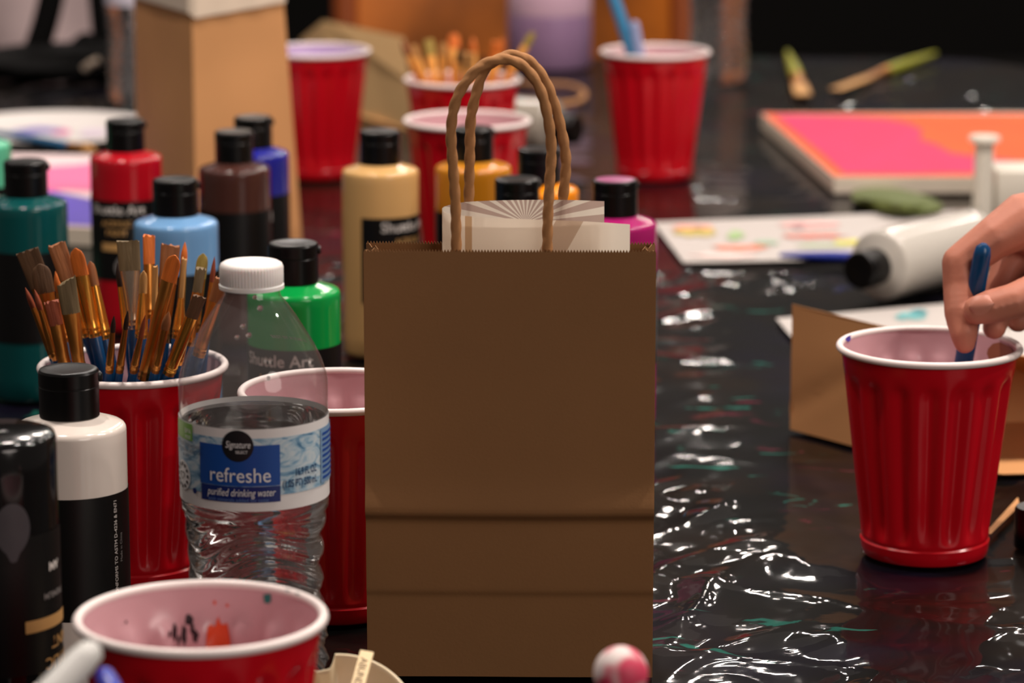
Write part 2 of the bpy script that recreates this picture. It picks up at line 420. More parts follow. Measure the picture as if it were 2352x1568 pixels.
def water_bottle(label, P, detail=True, n=128):
    t = thing('water_bottle', label, 'bottle', P, 0, 'clear water bottles')
    low = [(W_R * f, z) for z, f in ((0.0, 0.55), (0.001, 0.75), (0.004, 0.9), (0.010, 0.965), (0.014, 0.98))]
    low += [(W_R * (0.985 - 0.065 * math.exp(-((z - 0.066) / 0.022) ** 2)), z) for z in [0.015 + i * 0.0006 for i in range(132)]]
    mid = [(W_R, 0.0955), (W_R, 0.099), (W_R - 0.0006, 0.101), (W_R - 0.0006, 0.136), (W_R, 0.138), (W_R + 0.0001, 0.150)]
    top = [(0.0318, 0.1535), (0.0297, 0.160), (0.0266, 0.1665), (0.0231, 0.1725), (0.0190, 0.1790), (0.0152, 0.1845), (0.0130, 0.1872), (0.0122, 0.1885), (0.0120, 0.1935), (0.0116, 0.201)]
    bm = lathe([(0.0001, 0.003)] + low + mid + top, n, cap0=True, cap1=False, fn=wave_r)
    finish('bottle_body', bm, M_clear, t, angle=70)
    ins = lambda r: max(r - 0.0005, 0.0001)
    wl = 0.1345
    bm = lathe([(0.0001, 0.0036)] + [(ins(r), z + 0.0006) for r, z in low] + [(ins(r), z) for r, z in mid if z < wl] + [(W_R - 0.0011, wl), (0.0001, wl)], n, fn=wave_r)
    finish('water', bm, M_water, t, angle=70)
    cr = 0.0138
    cz = 0.1915
    prof = [(cr - 0.001, cz), (cr + 0.0002, cz), (cr + 0.0002, cz + 0.0016), (cr - 0.0004, cz + 0.002), (cr, cz + 0.0026), (cr, cz + 0.0092), (cr - 0.0006, cz + 0.0106), (cr - 0.002, cz + 0.0114), (cr - 0.004, cz + 0.0116), (0.0001, cz + 0.0114)]
    def rib(r, z, a): return r - (0.00018 * (1 - math.cos(60 * a)) if cz + 0.0024 < z < cz + 0.0095 else 0)
    finish('screw_cap', lathe(prof, 240, fn=rib), M_wcap, t, angle=50)
    return t
P = at(577, 600, 0.203)
wb = water_bottle('clear water bottle with blue wraparound label and white cap, left of the brown bag', (P.x, P.y, 0))
RL = W_R + 0.0003
def M_labelblue():
    m = mat('watery_blue_label', (150, 180, 200), 0.35, 0.5)
    nt = m.node_tree; b = nt.nodes['Principled BSDF']
    tc = nt.nodes.new('ShaderNodeTexCoord'); mp = nt.nodes.new('ShaderNodeMapping'); mp.inputs['Scale'].default_value = (1, 1, 2.2)
    n = nt.nodes.new('ShaderNodeTexNoise'); n.inputs['Scale'].default_value = 70; n.inputs['Detail'].default_value = 6; n.inputs['Distortion'].default_value = 2.5
    cr = nt.nodes.new('ShaderNodeValToRGB')
    e = cr.color_ramp.elements; e[0].position = 0.28; e[0].color = C(58, 104, 140); e[1].position = 0.62; e[1].color = C(196, 208, 214)
    x = e.new(0.42); x.color = C(126, 164, 190); x = e.new(0.52); x.color = C(170, 194, 208)
    nt.links.new(tc.outputs['Object'], mp.inputs[0]); nt.links.new(mp.outputs[0], n.inputs['Vector']); nt.links.new(n.outputs['Fac'], cr.inputs[0]); nt.links.new(cr.outputs[0], b.inputs['Base Color'])
    return m
LZ0, LZ1 = 0.1005, 0.1365
lb = finish('label', cyl_patch(RL, 0, 2 * PI, LZ0, LZ1, 128), mat('label_white', (226, 222, 220), 0.4), t := wb)
finish('water_picture', cyl_patch(RL + 0.0002, FR - 1.75, FR + 1.75, LZ0 + 0.0068, LZ1 - 0.004, 72, m=2), M_labelblue(), lb)
M_navy = mat('label_blue', (22, 72, 150), 0.4); M_navy2 = mat('label_navy', (18, 38, 104), 0.4)
dd = lambda px: math.asin(max(-1, min(1, (px - 577) / 161.0)))       # angle of an image column on the label
TH = lambda px: FR + dd(px)
finish('blue_panel', cyl_patch(RL + 0.0004, TH(473), TH(642), LZ0 + 0.0112, LZ1 - 0.0070, 24), M_navy, lb)
finish('navy_panel', cyl_patch(RL + 0.0004, TH(475), TH(642), LZ0 + 0.0040, LZ0 + 0.0110, 24), M_navy2, lb)
finish('black_badge', cyl_disc(RL + 0.0006, TH(555), LZ1 - 0.0072, 0.0069), mat('badge_black', (20, 20, 24), 0.4), lb)
Mw = mat('label_letter_white', (232, 230, 230), 0.4)
Ln = lambda s, size, px, z, m=Mw, **k: finish('lettering', text_mesh(s, size, on_cyl(RL + 0.0008, TH(px), z, k.pop('rot', 0)), **k), m, lb, smooth=False)
Ln('Signature', 0.0043, 555, LZ1 - 0.0080, shear=0.25, xs=0.68)
Ln('SELECT', 0.0018, 563, LZ1 - 0.0104, xs=0.9)
Ln('refreshe', 0.0090, 557, LZ0 + 0.0130, xs=0.92)
Ln('purified drinking water', 0.0047, 558, LZ0 + 0.0068, shear=0.25, xs=0.70)
Ln('with minerals added for taste', 0.0023, 552, LZ0 + 0.0044, mat('label_pale_blue', (96, 122, 178), 0.4))
M_ltxt = mat('label_text_blue', (34, 62, 100), 0.4)
Ln('16.9 FL OZ', 0.0046, 694, LZ0 + 0.0145, M_ltxt, xs=0.58, bold=0.00008)
Ln('(1.05 PT) 500 mL', 0.0046, 684, LZ0 + 0.0098, M_ltxt, xs=0.58, bold=0.00008)
finish('green_badge', cyl_patch(RL + 0.0004, TH(420), TH(456), LZ1 - 0.0078, LZ1 - 0.0004, 8), mat('badge_green', (120, 176, 70), 0.4), lb)
Ln('BPA', 0.0030, 447, LZ1 - 0.0046); Ln('FREE', 0.0022, 447, LZ1 - 0.0070)
for i, s in enumerate(('BOTTLE PRODUCED WITHOUT', 'THE INTENTIONAL ADDITION', 'OF BPA')):
    Ln(s, 0.0021, 441, LZ1 - 0.0106 - i * 0.0023, M_ltxt, xs=0.8)
bm = cyl_disc(RL + 0.0005, TH(433), LZ0 + 0.0120, 0.0066); finish('white_seal', bm, Mw, lb)
Mdk = mat('label_dark', (40, 40, 46), 0.4)
bm = bmesh.new()
for i in range(12):
    a = 2 * PI * i / 12; f = on_cyl(RL + 0.0009, TH(433), LZ0 + 0.0120); r0, r1, w = 0.0042, 0.0058, 0.16
    bm.faces.new([bm.verts.new(f(r * math.cos(a + da), r * math.sin(a + da))) for r, da in ((r0, -w), (r1, -w * 0.8), (r1, w * 0.8), (r0, w))])
hv = []
for i in range(30):
    a = 2 * PI * i / 30; hv.append((0.00014 * 16 * math.sin(a) ** 3, 0.00014 * (13 * math.cos(a) - 5 * math.cos(2 * a) - 2 * math.cos(3 * a) - math.cos(4 * a))))
f = on_cyl(RL + 0.0009, TH(433), LZ0 + 0.0120)
o_ = [bm.verts.new(f(*p)) for p in hv]; i_ = [bm.verts.new(f(p[0] * 0.72, p[1] * 0.72)) for p in hv]
for i in range(30): bm.faces.new((o_[i], o_[(i + 1) % 30], i_[(i + 1) % 30], i_[i]))
finish('heart_print', bm, Mdk, lb, smooth=False)
finish('recycling_dot', cyl_disc(RL + 0.0006, TH(460), LZ0 + 0.0068, 0.0013), M_navy2, lb)
bm = cyl_patch(RL + 0.0005, TH(722), FR + 1.75, LZ0 + 0.0080, LZ1 - 0.004, 12); finish('pale_panel', bm, mat('label_pale_panel', (120, 152, 186), 0.4), lb)
for i in range(9):
    finish('small_print', cyl_patch(RL + 0.0007, TH(725), FR + 1.62, LZ1 - 0.0072 - i * 0.0024, LZ1 - 0.0060 - i * 0.0024, 8), M_navy, lb)
for i, w in enumerate((0.6, 0.5)):
    finish('small_print', cyl_patch(RL - 0.0005, PI / 2 - w, PI / 2 + w, LZ1 - 0.006 - i * 0.004, LZ1 - 0.004 - i * 0.004, 10), mat('label_back_print', (120, 130, 160), 0.5), lb)
finish('print_code', text_mesh('BEST BY AUG08 25', 0.0023, lambda x, y: (on_cyl(0.0294 - y * 1.2, PI / 2 - 0.55, 0.1635)(-x, y)), bold=0.00003), M_white_print, wb, smooth=False)
# droplets on the inside of the shoulder
rd = random.Random(3)
for px, py in ((584, 686), (560, 745), (547, 768), (574, 763), (597, 709), (622, 851)):
    q = atY(px, py, P.y - 0.012)
    z = q.z; rr = 0.0325 - max(0, (z - 0.152)) * 0.62
    dx = q.x - P.x; q.y = P.y - math.sqrt(max(0, (rr - 0.0008) ** 2 - dx * dx))
    bm = bmesh.new(); bmesh.ops.create_uvsphere(bm, u_segments=10, v_segments=6, radius=rd.uniform(0.0009, 0.0016))
    finish('droplet', bm, M_water, wb, mw=Matrix.Translation(q - Vector((P.x, P.y, 0))) if False else None).location = q - Vector((P.x, P.y, 0))
# two more water bottles in the background
def bg_bottle(label, px, py, lz0, lz1, rgb):
    q = at(px, py, 0); t = water_bottle(label, (q.x, q.y, 0), n=64)
    finish('label', cyl_patch(RL, 0, 2 * PI, lz0, lz1, 48), mat('bg_label_%d' % rgb[0], rgb, 0.45), t); return t
bg_bottle('clear water bottle standing behind the rear paper bag at upper left', 322, 238, 0.1005, 0.1365, (206, 200, 214))
bg_bottle('clear water bottle in the background right of the far red cup', 1648, 190, 0.1005, 0.1365, (190, 176, 168))

# ------------------------------------------------------------------ paper bags
def pink_edge(i): return 0.0007 if i % 2 else -0.0007
def make_bag(t, w, h, d0, d1, m, folds=(), nx=160, nz=90, gus=0.6, name='bag_body', bulge=0.0):
    """standing bag: front panel at y=0, back panel at y=d(z); base on z=0"""
    bm = bmesh.new()
    def prof(z):
        y = 0.0
        for zf, dep, wid in folds:
            y += dep * (1 / (1 + math.exp(-(zf - z) / wid))) - 0
        return y
    rows = [h * j / nz for j in range(nz + 1)]
    # denser rows round the folds
    for zf, dep, wid in folds: rows += [zf + k * wid * 0.8 for k in range(-6, 7)]
    rows = sorted({round(z, 6) for z in rows if 0 <= z <= h})
    def fy(x, z):
        y = prof(z) + 0.0006 * noise.noise((x * 18, z * 14, 1.3)) + 0.0011 * noise.noise((x * 6, z * 7, 4.3)) * min(1, z / 0.02)
        return y - bulge * math.sin(PI * (x / w + 0.5)) * math.sin(PI * z / h)
    rs = []
    for j, z in enumerate(rows):
        rs.append([(-w / 2 + w * i / nx, fy(-w / 2 + w * i / nx, z), z + (pink_edge(i) if j == len(rows) - 1 else 0)) for i in range(nx + 1)])
    rings(bm, rs, False, False, closed=False)
    dz = lambda z: d0 + (d1 - d0) * (z / h)
    rb = []
    for j, z in enumerate(rows):
        rb.append([(-w / 2 + w * i / nx, dz(z) + 0.0005 * noise.noise((x_ := i / nx * 9, z * 15, 7)), z + (pink_edge(i) if j == len(rows) - 1 else 0)) for i in range(nx + 1)])
    rings(bm, rb, False, False, closed=False)
    for sgn in (-1, 1):                        # gusseted sides
        gr = []
        for j, z in enumerate(rows):
            i0 = 0 if sgn < 0 else nx
            a = Vector(rs[j][i0]); b_ = Vector(rb[j][i0])
            dep = gus * dz(z) * 0.5 * min(1, z / (0.35 * h))
            row = []
            for k in range(9):
                u = k / 8; p = a.lerp(b_, u); p.x -= sgn * dep * (1 - abs(2 * u - 1)); 
                if j == len(rows) - 1 and 0 < k < 8: p.z += pink_edge(k)
                row.append(p)
            gr.append(row)
        rings(bm, gr, False, False, closed=False)
    bm.faces.new([bm.verts.new(p) for p in ((-w / 2, prof(0), 0.0004), (w / 2, prof(0), 0.0004), (w / 2, d0, 0.0004), (-w / 2, d0, 0.0004))])
    bmesh.ops.remove_doubles(bm, verts=bm.verts, dist=1e-5)
    o = finish(name, bm, m, t, angle=35)
    return solidify(o, 0.0003)
def twisted(pts, r=0.0023): return tube(spline(pts, 170), r, 18, twist=(400, 0.2))

BL, BR = at(845, 1557), at(1497, 1561)
BX, BY = (BL.x + BR.x) / 2, (BL.y + BR.y) / 2
BW = (BR.x - BL.x) * 1.004
BHt = atY(1172, 576, BY).z
bag = thing('paper_bag', 'upright brown paper bag with twisted handles in the middle foreground', 'bag', (BX, BY, 0), math.atan2(BR.y - BL.y, BR.x - BL.x), 'brown paper bags')
print('BAG', BX, BY, BW, BHt)
zf1 = atY(1172, 1186, BY).z; zf2 = atY(1172, 1366, BY).z
make_bag(bag, BW, BHt, 0.050, 0.020, M_kraft_shade, folds=((zf1, 0.0075, 0.0013), (zf1 + 0.008, -0.0055, 0.0042), (zf2, 0.0016, 0.0008)), nx=190, bulge=0.0015)
def bagpt(px, py, dy):
    q = atY(px, py, BY + dy); return (q.x - BX, q.y - BY, q.z)
h1 = [bagpt(x, y, d) for x, y, d in ((1050, 640, 0.0026), (1048, 575, 0.0026), (1046, 470, 0.002), (1040, 380, 0.001), (1036, 300, 0.0), (1048, 230, -0.001), (1078, 178, -0.001), (1112, 148, 0.0), (1160, 136, 0.001), (1205, 155, 0.002), (1240, 205, 0.002), (1258, 270, 0.002), (1266, 340, 0.003), (1262, 420, 0.003), (1258, 500, 0.0026), (1257, 575, 0.0026), (1258, 640, 0.0026))]
finish('handle', twisted(h1), M_cord, bag, angle=60)
h2 = [bagpt(x, y, d) for x, y, d in ((1072, 560, 0.020), (1075, 455, 0.019), (1077, 360, 0.018), (1080, 270, 0.018), (1095, 205, 0.018), (1112, 160, 0.018), (1150, 132, 0.018), (1180, 127, 0.018), (1218, 143, 0.018), (1250, 185, 0.018), (1272, 240, 0.018), (1290, 310, 0.018), (1298, 370, 0.018), (1294, 430, 0.018), (1290, 470, 0.019), (1288, 560, 0.020))]
finish('handle', twisted(h2), M_cord, bag, angle=60)
for y0, x0 in ((0.0016, 0.0), (0.0165, 0.004)):
    bm = bmesh.new(); box(bm, (x0 - 0.034, y0, BHt - 0.045), (x0 + 0.034, y0 + 0.0005, BHt - 0.012)); finish('handle_patch', bm, M_kraft_shade, bag)

# cream flyer curled inside the bag
def m_flyer(c, e0, e1, r0):
    m = bpy.data.materials.new('printed_flyer'); m.use_nodes = True; nt = m.node_tree; N = nt.nodes; b = N['Principled BSDF']; out = N['Material Output']
    tc = N.new('ShaderNodeTexCoord'); sp = N.new('ShaderNodeSeparateXYZ'); nt.links.new(tc.outputs['Object'], sp.inputs[0])
    def M_(op, a, b_=0.0):
        n = N.new('ShaderNodeMath'); n.operation = op
        for i, v in enumerate((a, b_)):
            if isinstance(v, (int, float)): n.inputs[i].default_value = v
            else: nt.links.new(v, n.inputs[i])
        return n.outputs[0]
    X, Y, Z = sp.outputs
    ang = M_('ARCTAN2', M_('SUBTRACT', Z, c.z), M_('SUBTRACT', X, c.x))
    rays = M_('GREATER_THAN', M_('SINE', M_('MULTIPLY', ang, 29.0)), -0.15)
    rays = M_('MULTIPLY', rays, M_('GREATER_THAN', Y, 0.0102))
    stripe = M_('MULTIPLY', M_('GREATER_THAN', X, e0), M_('LESS_THAN', X, e1)); stripe = M_('MULTIPLY', stripe, M_('LESS_THAN', Y, 0.0102))
    wd = M_('ABSOLUTE', M_('SUBTRACT', M_('SUBTRACT', X, r0.x), M_('MULTIPLY', M_('SUBTRACT', Z, r0.z), 0.55)))
    ray2 = M_('MULTIPLY', M_('LESS_THAN', wd, 0.0062), M_('LESS_THAN', Y, 0.0102))
    def mixc(f, a, b_):
        n = N.new('ShaderNodeMix'); n.data_type = 'RGBA'; nt.links.new(f, n.inputs[0])
        if isinstance(a, tuple): n.inputs[6].default_value = a
        else: nt.links.new(a, n.inputs[6])
        n.inputs[7].default_value = b_; return n.outputs[2]
    col = mixc(rays, C(250, 238, 220), C(202, 176, 162)); col = mixc(stripe, col, C(206, 172, 134)); col = mixc(ray2, col, C(212, 188, 164))
    nt.links.new(col, b.inputs['Base Color']); b.inputs['Roughness'].default_value = 0.6; b.inputs['Specular IOR Level'].default_value = 0.3
    tr = N.new('ShaderNodeBsdfTranslucent'); nt.links.new(col, tr.inputs[0]); mx = N.new('ShaderNodeMixShader'); mx.inputs[0].default_value = 0.8
    nt.links.new(b.outputs[0], mx.inputs[1]); nt.links.new(tr.outputs[0], mx.inputs[2]); nt.links.new(mx.outputs[0], out.inputs[0]); return m
def flyer():
    t = thing('flyer', 'cream printed flyer curled inside the front paper bag, sunburst on its inner face', 'flyer', (BX, BY, 0))
    YF, YB = 0.0065, 0.0135
    def P_(px, py, dy): q = atY(px, py, BY + dy); return Vector((q.x - BX, dy, q.z))
    top = [P_(1447, 515, YF), P_(1340, 508, YF), P_(1230, 504, YF), P_(1120, 499, YF), P_(1062, 495, YF), P_(1030, 490, YF + 0.0012), P_(1016, 482, YF + 0.0035), P_(1022, 474, YB - 0.001), P_(1060, 465, YB), P_(1120, 461, YB + 0.001), P_(1200, 459, YB + 0.0015), P_(1300, 459, YB + 0.001), P_(1388, 462, YB)]
    pts = spline(top, 96)
    bm = bmesh.new(); zb = BHt - 0.10
    rows = []
    for j in range(13):
        u = j / 12
        rows.append([Vector((p.x, p.y, p.z + (zb - p.z) * u)) for p in pts])
    rings(bm, rows, False, False, closed=False)
    c = P_(1207, 512, YB); e0, e1 = P_(1068, 520, YF).x, P_(1084, 520, YF).x; r0 = P_(1290, 540, YF)
    finish('flyer_sheet', bm, m_flyer(c, e0, e1, r0), t, angle=60)
flyer()

# standing bag behind
q1, q2 = at(452, 585), at(694, 560)
q0 = at(318, 520)
ang = math.atan2(q2.y - q1.y, q2.x - q1.x)
bag2 = thing('paper_bag', 'brown paper bag standing behind the red and brown paint bottles, white tissue over its top', 'bag', q1, ang, 'brown paper bags')
wf = (q2 - q1).length; ws = (q0 - q1).length; sd = (q0 - q1)
loc2 = Matrix.Rotation(-ang, 3, 'Z') @ sd
bm = bmesh.new()
hb = 0.205
def b2(x, y, z):                               # top narrows a little towards the left
    k = z / hb; return (x * (1 - 0.16 * k), y * (1 - 0.05 * k), z)
cs = [(0, 0), (wf, 0), (wf + loc2.x, loc2.y), (loc2.x, loc2.y)]
rs = []
for j in range(41):
    z = hb * j / 40; row = []
    for k in range(4):
        a, b_ = cs[k], cs[(k + 1) % 4]
        for i in range(20):
            u = i / 20; x = a[0] + (b_[0] - a[0]) * u; y = a[1] + (b_[1] - a[1]) * u
            g = 0.0016 * noise.noise((x * 20 + k, y * 20, z * 14))
            p = Vector(b2(x, y, z + (pink_edge(i) if j == 40 else 0)))
            nrm = Vector((b_[1] - a[1], a[0] - b_[0], 0)).normalized()
            row.append(p + nrm * g * (0 if i == 0 else 1))
    rs.append(row)
rings(bm, rs, True, False)
solidify(finish('bag_body', bm, M_kraft_lit, bag2, angle=30), 0.0003)
tis = thing('tissue_paper', 'white tissue paper hanging over the rim of the rear standing bag', 'tissue', q1, ang)
bm = bmesh.new(); rows = []
for j in range(9):
    row = []
    for i in range(61):
        u = i / 60
        if u < 0.36: w_ = u / 0.36; base = (loc2.x * (1 - w_), loc2.y * (1 - w_))
        else: w_ = (u - 0.36) / 0.64; base = (wf * w_, 0)
        drop = (0.024 + (0.004 if (u > 0.36) else 0) - 0.012 * max(0, u - 0.36)) * j / 8
        z = hb + 0.003 - drop
        p = Vector(b2(base[0], base[1], z))
        p.x += (-0.0035 if u < 0.36 else 0) * 1; p.y += -0.003 + 0.0005 * math.sin(i * 0.5)
        row.append(p)
    rows.append(row)
rings(bm, rows, False, False, closed=False)
solidify(finish('tissue_sheet', bm, mat('tissue', (226, 206, 184), 0.7), tis), 0.0003)

# bag lying behind the right cup, mouth to the right
A, B = at(1815, 986), at(2150, 1072)
u = (B - A); v = Vector((-u.y, u.x, 0)).normalized()
if v.y < 0: v = -v
Lx = 0.17
bag3 = thing('paper_bag', 'brown paper bag lying on its side behind the cup with the hand', 'bag', A, 0, 'brown paper bags')
hz = 0.076
R_ = Vector((0.20, 0.028, 0))
pA, pB, pC, pD = Vector((0, 0, 0)), u, u + R_, R_ * 1.0
pD = R_
bm = bmesh.new(); 
def wall(a, b_, z0, z1a, z1b, n=16, off=None):
    rows = []
    for j in range(13):
        r = []
        for i in range(n + 1):
            w_ = i / n; p = a.lerp(b_, w_); zt = z1a + (z1b - z1a) * w_
            z = z0 + (zt - z0) * j / 12
            nn = Vector((b_ - a)).cross(Vector((0, 0, 1))).normalized()
            p = p + nn * (0.0025 * noise.noise((p.x * 14, p.y * 14, z * 22 + 5)) - 0.002 * max(0, 1 - abs((z - 0.012) - w_ * 0.07) / 0.006))
            r.append(Vector((p.x, p.y, z)))
        rows.append(r)
    rings(bm, rows, False, False, closed=False)
wall(pA, pB, 0, hz, hz * 0.97)
wall(pA, pD, 0, hz, 0.012)
wall(pD, pC, 0, 0.012, 0.03)
f_ = [bm.verts.new(p) for p in (pA, pB, pC, pD)]; bm.faces.new(f_)
tp = [Vector((p.x, p.y, z)) for p, z in ((pA, hz), (pB, hz * 0.97), (pC, 0.03), (pD, 0.012))]
rings(bm, [[tp[0].lerp(tp[1], i / 10) for i in range(11)], [tp[3].lerp(tp[2], i / 10) for i in range(11)]], False, False, closed=False)
bmesh.ops.remove_doubles(bm, verts=bm.verts, dist=1e-4)
solidify(finish('bag_body', bm, M_kraft_lit, bag3, angle=30), 0.0004)
fl = [pB + Vector((0.004, -0.002, 0.0012)), pB + Vector((0.035, -0.022, 0.0012)), pC + Vector((0.03, -0.03, 0.0012)), pC + Vector((0, 0, 0.0012))]
bm = bmesh.new(); bm.faces.new([bm.verts.new(p) for p in fl]); solidify(finish('bottom_flap', bm, M_kraft_lit, bag3), 0.0004)

# flattened bag in the background
top = [(690, 90, 0.05), (742, 47, 0.085), (928, 86, 0.085), (942, 190, 0.045), (850, 170, 0.042)]
tp = [at(x, y, z) for x, y, z in top]
bag4 = thing('paper_bag', 'brown paper bag lying flat in the background between two red cups', 'bag', (tp[4].x, tp[4].y, 0), 0, 'brown paper bags')
o4 = Vector((tp[4].x, tp[4].y, 0))
solidify(finish('bag_body', prism([(p - o4) for p in tp], 0.0, [p.z for p in tp]), mat('kraft_paper_top_lit', (244, 200, 142), 0.75, 0.25), bag4, smooth=False), 0.0003)  # kraft lightened further, light from above put into the paper colour
hpts = [at(x, y, 0.004) - o4 for x, y in ((1150, 190), (1230, 193), (1300, 196), (1335, 207), (1342, 220), (1325, 234), (1270, 243), (1180, 245))]
hpts = [(tp[3] - o4) * 1.0] + hpts
finish('handle', tube(spline(hpts, 90), 0.003, 10), M_cord, bag4, angle=60)

# ------------------------------------------------------------------ brushes
M_ferr = mat('copper_ferrule', (206, 136, 64), 0.28, 0.5, metal=0.9, bump=(200, 0.1, 0.0005))
M_ferr2 = mat('gold_ferrule', (232, 166, 74), 0.22, 0.5, metal=0.9)
M_fsil = mat('silver_ferrule', (200, 180, 160), 0.22, 0.5, metal=0.9)
M_hblue = mat('blue_handle', (12, 64, 108), 0.25, 0.5)
M_horange = mat('wood_handle', (214, 134, 58), 0.4, 0.5)
def m_bristle(n, a): return mat('bristle_' + n, a, 0.55, 0.4, var=(260, 0.35, 3, (1, 1, 0.08)), bump=(500, 0.5, 0.001, (1, 1, 0.05)))
BR_ = {'dk': m_bristle('dark', (92, 64, 42)), 'br': m_bristle('brown', (142, 86, 48)), 'or': m_bristle('orange', (206, 106, 38)), 'rd': m_bristle('red', (140, 66, 40)),
       'gy': m_bristle('grey', (112, 94, 66)), 'tn': m_bristle('tan', (196, 144, 84)), 'bk': m_bristle('black', (44, 26, 20)), 'ol': m_bristle('olive', (150, 128, 60))}
def brush_parts(t, L, lb_, lf, w, shape, bm_mat, fm=None, hm=None, hr=0.0032):
    """brush along local z, butt at 0, tip of the bristles at L"""
    z1 = L - lb_; z0 = max(0.01, z1 - lf)
    fl = shape in ('flat', 'angle', 'filbert')
    rx = max(w / 2, 0.0012); ry = max(0.0017, rx * 0.3) if fl else rx
    rh = min(hr, max(rx * 0.95, 0.0019)) if not fl else hr
    hs = [(0.0, 0.0012, 0.0012), (0.003, 0.0020, 0.0020)] + [(0.003 + (z0 - 0.003) * k / 8, *(2 * [0.0020 + (rh * 1.12 - 0.0020) * math.sin(min(1, k / 7) * PI / 2)])) for k in range(1, 9)] + [(z0 + 0.002, rh * 0.9, rh * 0.9)]
    finish('handle', loft(hs, 14), hm or M_hblue, t)
    fs = [(z0, rh * 1.05, rh * 1.05), (z0 + 0.0022, rh * 1.05, rh * 1.05), (z0 + 0.0027, rh * 1.14, rh * 1.14), (z0 + 0.0034, rh * 1.05, rh * 1.05), (z0 + 0.0046, rh * 1.05, rh * 1.05), (z0 + 0.0052, rh * 1.14, rh * 1.14), (z0 + 0.0058, rh * 1.05, rh * 1.05)]
    for k in range(1, 7):
        s = k / 6; fs.append((z0 + 0.0058 + (z1 - z0 - 0.0058) * s, rh * 1.05 + (rx * 0.98 - rh * 1.05) * s ** 1.3, rh * 1.05 + (ry * 0.98 - rh * 1.05) * s ** 1.3))
    finish('ferrule', loft(fs, 20, power=1.0), fm or M_ferr, t, angle=50)
    bs = []
    for k in range(9):
        s = k / 8; z = z1 - 0.0005 + (lb_ + 0.0005) * s
        if shape == 'round': f = (0.97 + 0.12 * math.sin(s * PI)) * (1 - s ** 2.6) + 0.03
        elif shape == 'filbert': f = 1.04 * math.sqrt(max(0.02, 1 - max(0, (s - 0.5) / 0.5) ** 2.4))
        else: f = 1 + 0.06 * s
        g = (1 - 0.75 * s) if fl else f
        bs.append((z, rx * f, ry * g, (0.45 * s if shape == 'angle' else 0)))
    bm = loft(bs, 28, power=0.8 if shape == 'flat' else 1)
    if shape in ('flat', 'angle'):             # ragged tip
        top = max(v.co.z for v in bm.verts)
        for v in bm.verts:
            if v.co.z > L - lb_ * 0.06 - 0.45 * rx: v.co.z += random.uniform(-0.0012, 0.0006)
    finish('bristles', bm, bm_mat, t)
def brush_mw(bot, tip, roll=0.0):
    z = (tip - bot).normalized(); y = Vector((0, 1, 0)); y = (y - z * y.dot(z)).normalized(); x = y.cross(z)
    m = Matrix((x, y, z)).transposed().to_4x4()
    return Matrix.Translation(bot) @ m @ Matrix.Rotation(roll, 4, 'Z')
def cup_brush_add(cup, tipx, tipy, rx_, ry_, w, lb_, lf, shape, bmat, label, group, fm=None, hm=None, roll=0.0, hr=0.003):
    c = cup.location
    R = at(rx_, ry_, CUP_H); s = proj(R)[2]
    if ry_ >= 860: lf *= 1.25
    off = R - c; off.z = 0
    mx = CUP_R - 0.009 - w / s / 2 * 0.4
    if off.length > mx: off *= mx / off.length
    R = Vector((c.x + off.x, c.y + off.y, CUP_H))
    botY = off.y * 0.35
    tipY = R.y + (off.y - botY) * 0.55
    T = atY(tipx, tipy, tipY)
    d = (R - T); k = (0.0075 - T.z) / d.z
    Bt = T + d * k
    lo = Vector((Bt.x - c.x, Bt.y - c.y, 0)); lim = CUP_B - 0.009
    if lo.length > lim: lo *= lim / lo.length; Bt = Vector((c.x + lo.x, c.y + lo.y, 0.0075))
    t = thing('paint_brush', label, 'brush', group=group, mw=brush_mw(Bt, T, roll))
    brush_parts(t, (T - Bt).length, lb_ / s, lf / s, w / s, shape, BR_[bmat], fm, hm, hr)
    return t
G1 = 'paint brushes in the near cup'
